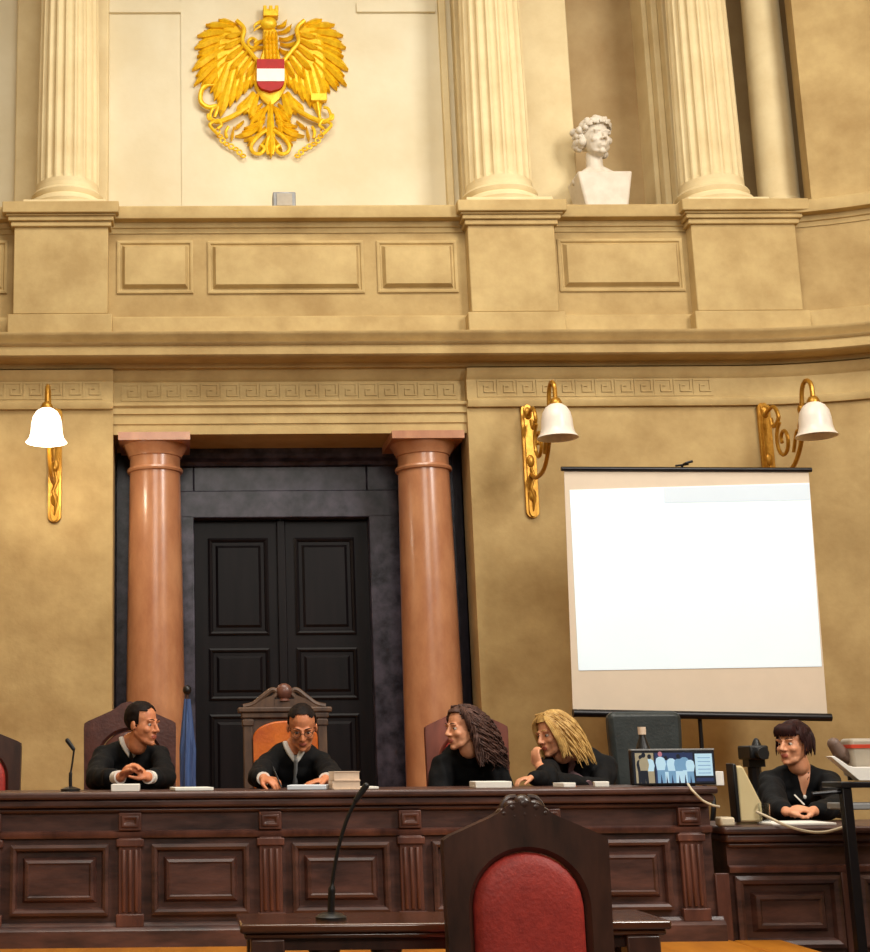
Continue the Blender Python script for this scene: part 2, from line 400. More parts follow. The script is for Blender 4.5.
# pedestals
pedx = [colX[0] - .02, colX[1], xs(744, 260, 10.2)]
pw = [.36, .335, .405]
pd = MB()
for x, w in zip(pedx, pw):
    yf = 10.16
    pd.box(x - w, x + w, yf, W + .3, zc1 + .18, zb0)
    pd.box(x - w - .035, x + w + .035, yf - .035, W + .3, zc1, zc1 + .17)
    for o_, za, zb in ((.025, zb0 - .06, zb0 - .02), (.045, zb0 - .02, zb0 + .015), (.085, zb0 + .03, zb1 + .005)):
        pd.box(x - w - o_, x + w + o_, yf - o_, W + .3, za, zb)
    pd.box(x - w - .06, x + w + .06, yf - .06, W + .3, zb0 + .015, zb0 + .03)
struct(pd.build('trim_13', M['stone_light'], bevel=.012))

# ------------------------------------------------------------------ columns
def fluted(x, y, r, label, grp='fluted columns of the upper storey', flute=20, h0=zb1 + .006):
    o = thing('fluted_column' if flute else 'slim_column', (x, y, h0), label, 'column', grp, 'thing')
    b = MB().box(x - r * 1.28, x + r * 1.28, y - r * 1.28, y + r * 1.28, h0, h0 + .05)
    b.build('plinth', M['cream_stone'], o, bevel=.008)
    MB().lathe([(r * 1.26, .05), (r * 1.30, .075), (r * 1.26, .105), (r * 1.12, .115), (r * 1.08, .135), (r * 1.12, .15), (r * 1.15, .17), (r * 1.1, .19), (r * 1.02, .20), (r * 1.0, .24)], (x, y, h0), 64).build('base', M['cream_stone'], o)
    H = TOP - h0
    prof = [(r, .23, 0), (r, .27, 0)] + [(r * (1 - .14 * (k / 12) ** 1.5), .30 + (H - .75) * k / 12, 1) for k in range(13)]
    MB().lathe(prof, (x, y, h0), max(64, flute * 10), flute=flute, fl_d=.085).build('shaft', M['cream_stone'], o, smooth=30)
    MB().lathe([(r * .86, H - .46), (r * .92, H - .42), (r * .88, H - .40), (r * .9, H - .2), (r * 1.15, H - .1), (r * 1.18, H - .07)], (x, y, h0), 48).box(x - r * 1.25, x + r * 1.25, y - r * 1.25, y + r * 1.25, TOP - .07, TOP - .001).build('capital', M['cream_stone'], o)
    return o
fluted(colX[0], 10.48, .25, 'fluted cream column on the pedestal left of the golden eagle')
fluted(colX[1], 10.48, .262, 'fluted cream column between the golden eagle and the white marble bust')
fluted(colX[2], 10.48, .248, 'fluted cream column standing just right of the white marble bust')
fluted(xs(774, 150, 10.66), 10.66, .158, 'slim smooth pale column tucked in the corner against the plain curved wall', None, 0)
def marble_col(pxc_top, pxc_bot, r, label):
    y = 10.52; x = (at(pxc_top, 470, y).x + at(pxc_bot, 700, y).x) / 2
    o = thing('marble_column', (x, y, DA), label, 'column', 'red marble columns flanking the door', 'thing')
    zt = z0 - .003
    MB().box(x - r * 1.3, x + r * 1.3, y - r * 1.3, y + r * 1.3, DA, DA + .1).build('plinth', M['pink'], o, bevel=.01)
    MB().lathe([(r * 1.28, .1), (r * 1.32, .14), (r * 1.28, .18), (r * 1.12, .2), (r * 1.1, .23), (r * 1.16, .26), (r * 1.02, .29), (r, .32)], (x, y, DA), 56).build('base', M['pink'], o)
    H = zt - DA
    prof = [(r * (1 - .13 * (k / 12) ** 1.6), .31 + (H - .31 - .26) * k / 12) for k in range(13)]
    MB().lathe(prof, (x, y, DA), 64).build('shaft', M['pink'], o)
    rt = r * .87
    MB().lathe([(rt, H - .27), (rt * 1.09, H - .265), (rt * 1.12, H - .25), (rt * 1.09, H - .235), (rt, H - .23), (rt, H - .15), (rt * 1.06, H - .145), (rt * 1.08, H - .13), (rt * 1.18, H - .10), (rt * 1.28, H - .07), (rt * 1.3, H - .058)], (x, y, DA), 56).box(x - rt * 1.40, x + rt * 1.40, y - rt * 1.40, y + rt * 1.40, zt - .06, zt).build('capital', M['pink'], o)
    return o
marble_col(155, 155.5, .222, 'polished red marble column on the left side of the dark double door')
marble_col(425.5, 431, .224, 'polished red marble column on the right side of the dark double door')

# ------------------------------------------------------------------ eagle coat of arms
yW = yU - .016
def ez(zx, zy, d=0):
    p = at(185 + zx / 5.118, 3 + zy / 5.118, yW); return Vector((p.x, yW - d, p.z))
c0 = ez(435, 400)
eag = thing('coat_of_arms', (c0.x, yW, c0.z), 'large golden heraldic eagle with a small red and white shield on the cream wall', 'emblem')
def feather(mb, a, b, w, d=.03, bend=0.0, th=.022):
    A, B = Vector(a), Vector(b); t = B - A; L = t.length; n = Vector((-t.y, t.x)).normalized()
    N = 9; vs = []
    for k in range(N):
        u = k / (N - 1); c = A + t * u + n * bend * L * math.sin(PI * u)
        ww = w * (.45 + .9 * u) * (1 - max(0, (u - .62) / .38) ** 1.7) + .6
        for off, dd in ((-1, 0.0), (-1, d), (0, d + th), (1, d), (1, 0.0)):
            q = c + n * ww * off; vs.append(ez(q.x, q.y, dd))
    fs = []
    for k in range(N - 1):
        for j in range(5):
            j2 = (j + 1) % 5; fs.append((k * 5 + j, k * 5 + j2, (k + 1) * 5 + j2, (k + 1) * 5 + j))
    fs += [(4, 3, 2, 1, 0), tuple((N - 1) * 5 + j for j in range(5))]
    mb.add(vs, fs)
def plate(mb, pts, d):
    n = len(pts); vs = [ez(x, y, d) for x, y in pts] + [ez(x, y, -.004) for x, y in pts]
    c = Vector((sum(p[0] for p in pts) / n, sum(p[1] for p in pts) / n))
    inn = [ez(c.x + (x - c.x) * .86, c.y + (y - c.y) * .86, d + .018) for x, y in pts]
    b = len(vs); vs += inn
    mb.add(vs, [tuple(range(b, b + n)), tuple(range(2 * n - 1, n - 1, -1))] + [(i, i + n, (i + 1) % n + n, (i + 1) % n) for i in range(n)] + [(i, (i + 1) % n, b + (i + 1) % n, b + i) for i in range(n)])
def etube(mb, pts, r, d=.03):
    mb.tube([ez(x, y, d) for x, y in pts], [r / 5.118 * .0078] * len(pts) if not isinstance(r, list) else [q / 5.118 * .0078 for q in r], 8)
def spline(pts, n=6):
    out = []; P = [Vector(p) for p in pts]
    for i in range(len(P) - 1):
        p0, p1, p2, p3 = P[max(i - 1, 0)], P[i], P[i + 1], P[min(i + 2, len(P) - 1)]
        for k in range(n):
            t = k / n; out.append(.5 * ((2 * p1) + (p2 - p0) * t + (2 * p0 - 5 * p1 + 4 * p2 - p3) * t * t + (3 * p1 - p0 - 3 * p2 + p3) * t ** 3))
    out.append(P[-1]); return out
for sg in (-1, 1):
    mx = (lambda x: x) if sg < 0 else (lambda x: 870 - x)
    w = MB()
    plate(w, [(mx(x), y) for x, y in [(392, 350), (380, 290), (320, 262), (292, 215), (300, 150), (262, 108), (205, 118), (165, 190), (150, 280), (150, 380), (165, 470), (205, 520), (270, 450), (330, 420), (380, 420)]], .02)
    fe = [((262, 120), (170, 96), 13, .05), ((250, 135), (105, 122), 15, .06), ((235, 160), (62, 178), 17, .07), ((225, 185), (48, 240), 19, .07), ((215, 220), (60, 285), 14, .05), ((215, 240), (36, 352), 20, .06), ((215, 275), (44, 432), 16, .05), ((210, 310), (92, 452), 16, .04), ((215, 320), (150, 505), 20, .02),
          ((240, 330), (180, 592), 24, 0), ((268, 340), (228, 540), 20, 0), ((295, 345), (262, 510), 18, -.02), ((322, 350), (302, 470), 16, -.02), ((350, 350), (335, 440), 13, -.02)]
    for a, b, ww, bd in fe: feather(w, (mx(a[0]), a[1]), (mx(b[0]), b[1]), ww, .03, bd * (-sg) * .9)
    for k in range(len(fe) - 1):
        (a1, b1, w1, _), (a2, b2, w2, _) = fe[k], fe[k + 1]
        feather(w, (mx((a1[0] + a2[0]) / 2), (a1[1] + a2[1]) / 2), (mx((b1[0] + b2[0]) / 2 * .92 + a1[0] * .08), (b1[1] + b2[1]) / 2 * .92 + a1[1] * .08), (w1 + w2) / 2, .012, 0)
    for a, b, ww in [((300, 170), (205, 190), 13), ((295, 200), (195, 250), 14), ((300, 235), (205, 310), 14), ((320, 262), (225, 360), 14), ((345, 280), (265, 400), 14), ((370, 300), (310, 400), 13)]:
        feather(w, (mx(a[0]), a[1]), (mx(b[0]), b[1]), ww, .055)
    etube(w, spline([(mx(380), 330), (mx(330), 268), (mx(292), 215), (mx(300), 150), (mx(262), 108)]), 13, .06)
    w.build('wing', M['gold'], eag, smooth=25)
    lg = MB()
    feather(lg, (mx(350), 470), (mx(300), 575), 26, .04); feather(lg, (mx(370), 480), (mx(330), 600), 20, .04); feather(lg, (mx(330), 490), (mx(262), 570), 18, .03)
    etube(lg, spline([(mx(320), 545), (mx(250), 590), (mx(185), 618), (mx(150), 620)]), [15] * 19, .05)
    for q in ([(150, 620), (128, 600), (140, 560), (165, 550)], [(150, 622), (125, 640), (150, 672), (170, 690)], [(165, 612), (185, 640), (165, 660)], [(150, 615), (120, 610), (118, 585)]):
        etube(lg, spline([(mx(x), y) for x, y in q]), 9, .06)
    lg.build('leg', M['gold'], eag, smooth=25)
    ch = MB()
    links = [(165, 665), (178, 690), (192, 712), (212, 730), (235, 742), (258, 755), (278, 772), (296, 790)]
    for k, (x, y) in enumerate(links):
        cc = ez(mx(x), y, .03); R = .021
        ch.tube([cc + Vector((math.cos(a) * R, (math.sin(a) * .35 if k % 2 else 0) * R, math.sin(a) * R * (1 if not k % 2 else .8))) for a in [2 * PI * j / 12 for j in range(13)]], .0075, 6)
    etube(ch, spline([(mx(222), 640), (mx(208), 668), (mx(214), 700)]), 9, .03)
    ch.build('chain', M['gold'], eag)
sk = MB()
etube(sk, spline([(150, 600), (165, 545), (120, 548), (82, 520), (82, 470), (105, 440), (150, 432)]), [10, 10, 10, 10, 10, 10] + [14] * 24 + [12, 10, 8, 6, 4, 3, 2], .05)
sk.build('sickle', M['gold'], eag)
hm = MB()
etube(hm, [(690, 620), (668, 470)], 10, .05)
a_, b_ = ez(640, 520), ez(722, 480); hm.box(a_.x, b_.x, yW - .075, yW - .02, a_.z, b_.z)
hm.build('hammer', M['gold'], eag, bevel=.006)
bd = MB()
plate(bd, [(400, 240), (380, 300), (350, 330), (355, 440), (390, 500), (435, 540), (480, 500), (515, 440), (520, 330), (490, 300), (475, 240), (470, 160), (440, 110), (400, 120), (395, 180)], .035)
for i in range(5):
    y = 165 + i * 26
    for k in range(4): feather(bd, (412 + k * 18, y), (404 + k * 19 + i * 2, y + 44), 9, .055)
for a, b in [((470, 130), (520, 98)), ((475, 160), (545, 120)), ((480, 190), (560, 170)), ((485, 215), (575, 205)), ((480, 240), (540, 262)), ((400, 200), (350, 235)), ((400, 235), (330, 262))]:
    feather(bd, a, b, 10, .03, .15)
etube(bd, spline([(375, 235), (335, 235), (322, 210), (340, 190), (362, 200), (356, 218)]), 9, .03)
bd.build('body', M['gold'], eag, smooth=25)
hd = MB()
hd.sph(ez(425, 122, .05), (.075, .05, .06)); etube(hd, spline([(400, 112), (370, 118), (352, 135), (356, 150)]), [16, 15, 14, 13, 12, 11, 10, 9, 9, 8, 7, 6, 5, 4, 4, 3, 3, 2, 2], .05)
etube(hd, [(392, 130), (366, 146), (350, 160)], [8, 6, 3], .05)
hd.build('head', M['gold'], eag)
cr = MB()
a_, b_ = ez(398, 92), ez(474, 66); cr.box(a_.x, b_.x, yW - .09, yW - .004, a_.z, b_.z)
for x in (398, 428, 458):
    a_, b_ = ez(x, 67), ez(x + 17, 38); cr.box(a_.x, b_.x, yW - .085, yW - .01, a_.z, b_.z)
for x in (413, 443):
    a_, b_ = ez(x, 67), ez(x + 15, 52); cr.box(a_.x, b_.x, yW - .075, yW - .02, a_.z, b_.z)
cr.build('crown', M['gold'], eag, bevel=.004)
tl = MB()
for a, b, w_, bn in [((435, 510), (440, 800), 22, 0), ((425, 530), (380, 690), 15, .1), ((445, 530), (490, 690), 15, -.1), ((415, 540), (330, 640), 12, .1), ((455, 540), (545, 640), 12, -.1), ((405, 610), (255, 690), 13, -.12), ((465, 610), (610, 690), 13, .12), ((410, 590), (300, 650), 11, -.1), ((460, 590), (575, 640), 11, .1), ((420, 650), (300, 710), 10, -.1), ((450, 650), (570, 705), 10, .1)]:
    feather(tl, a, b, w_, .03, bn)
for mx in ((lambda x: x), (lambda x: 870 - x)):
    etube(tl, spline([(mx(418), 660), (mx(375), 690), (mx(338), 740), (mx(350), 775), (mx(385), 780), (mx(405), 755), (mx(385), 735)]), 11, .035)
    etube(tl, spline([(mx(428), 690), (mx(415), 740), (mx(425), 785)]), 9, .035)
for mx in ((lambda x: x), (lambda x: 870 - x)):
    for a, b, w_ in [((400, 560), (345, 615), 11), ((410, 640), (318, 735), 10), ((418, 690), (372, 765), 9), ((395, 520), (352, 560), 11), ((300, 610), (255, 650), 9), ((250, 640), (235, 712), 8), ((370, 640), (290, 668), 9)]:
        feather(tl, (mx(a[0]), a[1]), (mx(b[0]), b[1]), w_, .02)
tl.build('tail', M['gold'], eag, smooth=25)
sh = MB()
def shp(y0_, y1_, n=1):
    pts = []
    def hw(y): return 70 if y < 420 else 70 * math.sqrt(max(0, 1 - ((y - 420) / 58) ** 2))
    N = 12
    ys = [y0_ + (y1_ - y0_) * k / N for k in range(N + 1)]
    L = [(435 - hw(y), y) for y in ys]; Rr = [(435 + hw(y), y) for y in ys[::-1]]
    if hw(y1_) < .5: Rr = Rr[1:]
    return L + Rr
def flat(mb, pts, d0, d1): 
    n = len(pts); mb.add([ez(x, y, d1) for x, y in pts] + [ez(x, y, d0) for x, y in pts], [tuple(range(n)), tuple(range(2 * n - 1, n - 1, -1))] + [(i, i + n, (i + 1) % n + n, (i + 1) % n) for i in range(n)])
flat(sh, shp(315, 478), .05, .095)
shield = sh.build('shield', M['shield_red'], eag)
sw = MB(); flat(sw, shp(365, 428), .09, .1); tag(sw.build('white_band', M['shield_white'], shield))
# floodlight on the ledge under the eagle
fp = at(284, 203, 10.35)
fl = thing('floodlight', (fp.x, 10.36, zb1), 'small grey floodlight box on the ledge below the golden eagle', 'lamp')
MB().box(fp.x - .09, fp.x + .09, 10.3, 10.42, zb1 + .03, zb1 + .17).build('housing', M['metal_grey'], fl, bevel=.01)
MB().box(fp.x - .06, fp.x + .06, 10.29, 10.301, zb1 + .05, zb1 + .15).build('front_grille', M['projector'], fl)
MB().box(fp.x - .04, fp.x + .04, 10.33, 10.39, zb1, zb1 + .032).build('foot', M['metal_grey'], fl)

# ------------------------------------------------------------------ wall sconces
def sconce(xp, z_top, lit, label, yaw=0, yw=W):
    o = thing('wall_sconce', (0, 0, 0), label, 'lamp', 'brass bracket lamps on the wall')
    z1 = 0; hgt = .78; w = .10
    # local: wall plane y=0, room is -y
    pl = MB(); n = 12
    poly = [(w / 2 * math.cos(a) * 1.0, -hgt + w / 2 * math.sin(a)) for a in [PI + PI * k / n for k in range(n + 1)]] + [(w / 2 * math.cos(a), w / 2 * math.sin(a)) for a in [PI * k / n for k in range(n + 1)]]
    pl.prism(poly, -.025, 0)
    pl.prism([(x * .6, z * .985 - .006) for x, z in poly], -.036, -.02)
    for zz in (-.03, -.40, -.66): pl.sph((0, -.035, zz), (.03, .02, .05))
    pl.tube([(0, -.04, -.45), (.018, -.05, -.52), (-.012, -.05, -.6), (.012, -.05, -.68), (0, -.04, -.78)], [.012, .014, .014, .014, .006])
    pl.build('back_plate', M['brass'], o, bevel=.004)
    ar = MB()
    SD = -.12
    main = spline([(0, -.03, -.50), (0, -.16, -.55), (0, -.36, -.52), (0, -.50, -.36), (0, -.54, -.16), (0, -.57, .0), (0, -.63, .05), (0, -.69, .01), (0, -.70, SD + .03)], 6)
    ar.tube(main, .016)
    sc1 = [(0, -.26 - .5 * (.30 - .012 * k) * .7 * math.cos(.42 * k + 1.9), -.22 + .5 * (.30 - .012 * k) * math.sin(.42 * k + 1.9)) for k in range(20)]
    ar.tube([(x, y, z - .08) for x, y, z in sc1], .014)
    ar.tube(spline([(0, -.03, -.05), (0, -.16, -.02), (0, -.22, -.12), (0, -.14, -.17), (0, -.11, -.1)]), .015)
    ar.tube(spline([(0, -.38, -.42), (0, -.45, -.28), (0, -.50, -.32), (0, -.48, -.38)]), .013)
    for p in ((0, -.52, -.26), (0, -.54, -.14)): ar.sph(p, (.03, .03, .04))
    ar.build('arm', M['brass'], o)
    MB().lathe([(.012, .04), (.03, .03), (.045, .0), (.045, -.02), (.02, -.025)], (0, -.70, SD), 24).build('shade_holder', M['brass'], o)
    prof = [(.04, -.005), (.075, -.03), (.098, -.07), (.108, -.12), (.112, -.18), (.122, -.22), (.145, -.252), (.138, -.252), (.116, -.222), (.106, -.18), (.102, -.12), (.092, -.07), (.07, -.035), (.038, -.012)]
    MB().lathe(prof, (0, -.70, SD - .005), 40, cap=False).build('glass_shade', M['glass_lit'] if lit else M['glass_shade'], o)
    MB().sph((0, -.70, SD - .12), (.03, .03, .045)).build('bulb', M['glass_lit'] if lit else M['glass_shade'], o)
    o.location = (xp, yw, z_top); o.rotation_euler = (0, 0, yaw)
    return o
pA = at(56, 411, W); pB = at(526, 407, W); pC = at(761, 406, W)
sconce(pA.x, pA.z - .03, True, 'brass wall lamp with glowing white bell shade left of the door')
sconce(pB.x, pB.z - .03, False, 'brass scroll wall lamp with unlit bell shade just left of the projection screen', yaw=.05)
aa = math.acos(min(1, max(0, (pC.x - .05 - XC - XS) / RA)))
sconce(pC.x - .0, pC.z - .03, False, 'brass scroll wall lamp partly hidden behind the top of the projection screen', yaw=.10, yw=YA + RA * math.sin(aa) - .012)
ld = bpy.data.lights.new('sconce_light', 'POINT'); ld.energy = 14; ld.color = (1, .86, .66); ld.shadow_soft_size = .06
lo = bpy.data.objects.new('sconce_light', ld); COL.objects.link(lo); lo.location = (pA.x, W - .70, pA.z - .03 - .44)

# ------------------------------------------------------------------ projection screen
ys = 9.35
tl_, tr_, bl_, br_ = at(564, 470, ys), at(808, 471, ys), at(573, 712, ys + .02), at(827, 715, ys + .02)
xc = at(692, 600, ys).x
scr = thing('projection_screen', (xc, ys, DLOW), 'white tripod projection screen showing a bright picture', 'projection screen')
def quad_slab(mb, a, b, c, d, th=.006, y=None):
    P = [Vector(p) for p in (a, b, c, d)]; mb.add(P + [p + Vector((0, th, 0)) for p in P], [(0, 1, 2, 3), (7, 6, 5, 4), (0, 4, 5, 1), (1, 5, 6, 2), (2, 6, 7, 3), (3, 7, 4, 0)])
def onscr(px, py, d):
    u = (py - 470) / 244; p = at(px, py, ys + .02 * u); p.y -= d; return p
cloth = MB(); quad_slab(cloth, onscr(573, 713, 0), onscr(827.5, 716, 0), onscr(808.5, 471, 0), onscr(564, 469, 0)); cl = cloth.build('screen_cloth', M['screen_cloth'], scr, smooth=0)
im = MB(); quad_slab(im, onscr(578.5, 670.5, .004), onscr(821.5, 666.5, .004), onscr(809, 483, .004), onscr(569.5, 490, .004), .002)
MI = im.build('projected_picture', M['screen_img'], cl, smooth=0); tag(MI, 'bright projected picture')
im = MB(); quad_slab(im, onscr(664, 503, .006), onscr(809.8, 500, .006), onscr(808.8, 484, .006), onscr(663, 488, .006), .002); im.build('header_bar', M['screen_img2'], cl, smooth=0)
a_, b_ = at(561, 469, ys), at(811, 470, ys); MB().tube([a_ + Vector((0, -.005, 0)), b_ + Vector((0, -.005, 0))], .016, 12).build('top_bar', M['black_metal'], scr)
a_, b_ = at(573, 713, ys), at(831, 717.5, ys); MB().tube([a_, b_], .026, 14).build('bottom_case', M['black_metal'], scr)
hk = MB(); k0 = at(684, 468, ys)
hk.tube(spline([k0 + Vector((0, .03, -.02)), k0 + Vector((0, .03, .02)), k0 + Vector((.02, .0, .035)), k0 + Vector((.06, -.01, .045))]), .009); hk.tube([k0 + Vector((-.05, .02, .02)), k0 + Vector((.04, .02, .03))], .007)
hk.build('hook', M['black_metal'], scr)
MB().tube([(k0.x, ys + .05, k0.z), (xc, ys + .05, DLOW + .25)], .014, 12).build('pole', M['black_metal'], scr)
for k in range(3):
    a = PI / 2 + 2 * PI * k / 3; R = .38
    MB().tube([(xc, ys + .05, DLOW + .62), (xc + R * math.cos(a), ys + .05 + R * math.sin(a), DLOW + .012)], .011, 10).build('leg', M['black_metal'], scr)

# ------------------------------------------------------------------ benches
wprof = [(0, 0), (0, .030), (.014, .036), (.026, .030), (.034, .004), (.058, .004), (.072, .030), (.085, .034), (.092, .026)]
def bench(name, x0, x1, yf, zt, zb, pil, label, cat, depth=.72, ends=True, mirror_p=()):
    o = thing(name, ((x0 + x1) / 2, yf + depth / 2, zb), label, cat)
    t = MB(); t.box(x0 - .03, x1 + .03, yf - .07, yf + depth, zt - .035, zt); t.box(x0 - .015, x1 + .015, yf - .05, yf + depth - .02, zt - .075, zt - .035)
    t.box(x0, x1, yf - .025, yf + .05, zt - .10, zt - .075)
    t.build('worktop', M['wood'], o, bevel=.012)
    c = MB(); c.box(x0, x1, yf, yf + .03, zb, zt - .075); c.box(x0, x0 + .03, yf + .03, yf + depth - .05, zb, zt - .075); c.box(x1 - .03, x1, yf + .03, yf + depth - .05, zb, zt - .075)
    c.build('carcass', M['wood'], o)
    zr = zt - .205
    MB().sweep([((x0, yf), (0, -1)), ((x1, yf), (0, -1))], [(-.01, zr - .015), (.018, zr - .015), (.026, zr), (.026, zr + .012), (.012, zr + .02), (-.01, zr + .02)]).build('moulding', M['wood_red'], o)
    p = MB(); p.sweep([((x0 - .02, yf), (0, -1)), ((x1 + .02, yf), (0, -1))], [(-.02, zb), (.06, zb), (.06, zb + .075), (.045, zb + .09), (.03, zb + .095), (.02, zb + .11), (-.02, zb + .11)])
    p.build('plinth', M['wood'], o)
    for x in pil:
        q = MB(); w = .055
        q.box(x - w, x + w, yf - .03, yf, zb + .11, zr - .015)
        for dx in (-.03, 0, .03): q.tube([(x + dx, yf - .032, zb + .16), (x + dx, yf - .032, zr - .07)], .011, 8)
        q.box(x - w - .012, x + w + .012, yf - .042, yf, zr - .055, zr - .02); q.box(x - w - .012, x + w + .012, yf - .045, yf, zb + .09, zb + .15)
        q.build('pilaster', M['wood_red'], o, bevel=.006)
        q = MB(); q.box(x - w, x + w, yf - .035, yf, zr + .02, zt - .10); q.frame(x - w + .012, x + w - .012, zr + .035, zt - .112, yf - .035, [(0, 0), (0, .008), (.012, .012), (.02, .003)])
        q.build('frieze_block', M['wood_red'], o, bevel=.005)
    pp = sorted(pil)
    return o, zr
pil = [-.265 + .684 * k for k in range(-3, 5)]
pil[-1] = 2.475
mainx0, mainx1, yF, ZT = -2.6, 2.585, 7.06, 1.125
bm_, zr = bench('judges_bench', mainx0, mainx1, yF, ZT, DA, pil, 'long dark panelled wooden bench the people in black sit behind', 'bench')
for a, b in zip(pil[:-1], pil[1:]):
    MB().frame(a + .105, b - .105, DA + .145, zr - .045, yF, wprof).build('panel', M['wood'], bm_, smooth=20)
ZC = .932
cx0, cx1, yC = 2.655, 4.75, 7.06
cpil = []
cl_, zr2 = bench('clerk_desk', cx0, cx1, yC, ZC, DLOW, cpil, 'lower dark wooden desk at the right in front of the woman in the cardigan', 'desk', depth=.66)
for a, b in ((734, 839), (858, 965)):
    MB().frame(at(a, 890, yC).x, at(b, 890, yC).x, DLOW + .16, zr2 - .03, yC, [(0, 0), (0, .030), (.018, .038), (.036, .030), (.045, .004), (.075, .004), (.092, .032), (.108, .036), (.118, .028)]).build('panel', M['wood'], cl_, smooth=20)
for a in (722, 848):
    x = at(a, 890, yC).x; MB().box(x - .035, x + .035, yC - .018, yC, DLOW + .11, zr2 - .015).build('stile', M['wood_red'], cl_, bevel=.005)

# ------------------------------------------------------------------ chairs
def red_chair(label, padmat, frame=M['wood_dark']):
    o = thing('court_chair', (0, 0, 0), label, 'chair', None)
    hw = .275; N = 40
    fy0, fy1 = .20, .255
    # outline with the same number of points as the arch opening
    def outer(u):
        pts = [(-hw, .40), (-hw, .72), (-hw - .004, 1.0), (-hw, 1.015), (-.10, 1.085), (-.05, 1.12), (0, 1.13), (.05, 1.12), (.10, 1.085), (hw, 1.015), (hw + .004, 1.0), (hw, .72), (hw, .40)]
        L = [0]
        for a, b in zip(pts[:-1], pts[1:]): L.append(L[-1] + math.dist(a, b))
        t = u * L[-1]
        for i in range(len(pts) - 1):
            if t <= L[i + 1] + 1e-9:
                k = (t - L[i]) / (L[i + 1] - L[i]); return (pts[i][0] + (pts[i + 1][0] - pts[i][0]) * k, pts[i][1] + (pts[i + 1][1] - pts[i][1]) * k)
        return pts[-1]
    def inner(u, s=1.0):
        iw = .188 * s; zs = .80
        pts = [(-iw, .47)] + [(iw * math.cos(a), zs + .172 * s * math.sin(a)) for a in [PI - PI * k / 24 for k in range(25)]] + [(iw, .47)]
        L = [0]
        for a, b in zip(pts[:-1], pts[1:]): L.append(L[-1] + math.dist(a, b))
        t = u * L[-1]
        for i in range(len(pts) - 1):
            if t <= L[i + 1] + 1e-9:
                k = (t - L[i]) / (L[i + 1] - L[i]); return (pts[i][0] + (pts[i + 1][0] - pts[i][0]) * k, pts[i][1] + (pts[i + 1][1] - pts[i][1]) * k)
        return pts[-1]
    fr = MB(); NN = 72; vs = []
    for k in range(NN + 1):
        u = k / NN; a = outer(u); b = inner(u); c = (b[0] * 1.09, .80 + (b[1] - .80) * 1.09 if b[1] > .8 else b[1])
        vs += [(a[0], fy0, a[1]), (c[0], fy0 - .006, c[1]), (b[0], fy0 + .012, b[1]), (b[0], fy1 - .012, b[1]), (c[0], fy1 + .006, c[1]), (a[0], fy1, a[1])]
    fs = []
    for k in range(NN):
        for j in range(6):
            j2 = (j + 1) % 6; fs.append((k * 6 + j, k * 6 + j2, (k + 1) * 6 + j2, (k + 1) * 6 + j))
    fs += [tuple(range(6)), tuple(NN * 6 + j for j in range(5, -1, -1))]
    fr.add(vs, fs); fr.box(-.20, .20, fy0 + .005, fy1 - .005, .40, .48)
    fr.build('back_frame', frame, o, smooth=30)
    pd_ = MB(); NP = 32
    ring = [inner(k / NP, .985) for k in range(NP + 1)]
    cxm, czm = 0, .72
    vs = []
    layers = [(1.0, fy0 + .012), (.97, fy0 - .002), (.85, fy0 - .014), (.5, fy0 - .02)]
    lay2 = [(.5, fy1 + .018), (.85, fy1 + .012), (.97, fy1 + .0), (1.0, fy1 - .012)]
    n = NP + 1
    for sft, y in layers + lay2:
        for x, z in ring: vs.append((cxm + (x - cxm) * sft, y, czm + (z - czm) * sft))
    fs = []
    nl = len(layers + lay2)
    for l in range(nl - 1):
        if l == len(layers) - 1: continue
        for k in range(n):
            k2 = (k + 1) % n; fs.append((l * n + k, l * n + k2, (l + 1) * n + k2, (l + 1) * n + k))
    for k in range(n): k2 = (k + 1) % n; fs.append((k2, k, (nl - 1) * n + k, (nl - 1) * n + k2))
    fs.append(tuple(range((len(layers) - 1) * n, len(layers) * n))); fs.append(tuple(range(len(layers) * n + n - 1, len(layers) * n - 1, -1)))
    pd_.add(vs, fs); pd_.build('back_pad', padmat, o, smooth=50)
    cr = MB()
    for x, z, r in [(0, 1.118, .036), (-.04, 1.108, .03), (.04, 1.108, .03), (-.07, 1.09, .022), (.07, 1.09, .022), (0, 1.085, .035), (-.035, 1.08, .025), (.035, 1.08, .025)]: cr.sph((x, .227, z), (r, .031, r * .85))
    for s_ in (-1, 1): cr.tube(spline([(s_ * .02, .225, 1.14), (s_ * .05, .225, 1.135), (s_ * .07, .225, 1.105), (s_ * .05, .225, 1.09)]), .010)
    cr.build('crest', frame, o)
    MB().box(-.25, .25, -.27, .22, .36, .42).build('seat_frame', frame, o, bevel=.01)
    sm = MB(); sm.box(-.235, .235, -.255, .195, .42, .465); sm.build('seat', padmat, o, bevel=.025)
    for x in (-.225, .225):
        MB().lathe([(.02, 0), (.028, .02), (.02, .05), (.026, .16), (.034, .25), (.022, .3), (.034, .33), (.034, .37)], (x, -.24, 0), 16).build('leg', frame, o)
        MB().tube([(x, .27, 0), (x * 1.02, .235, .2), (x * 1.05, .226, .41)], [.02, .026, .03], 8).build('leg', frame, o)
    return o
ch = red_chair('carved dark wood chair with red arched back, seen from behind at the small table', M['red'])
yc = 4.6
cxw = at(523, 860, yc).x
ch.location = (cxw, yc + .23, 0); ch.rotation_euler = (0, 0, PI + .03)
ch.scale = (.95, 1, 1.0)
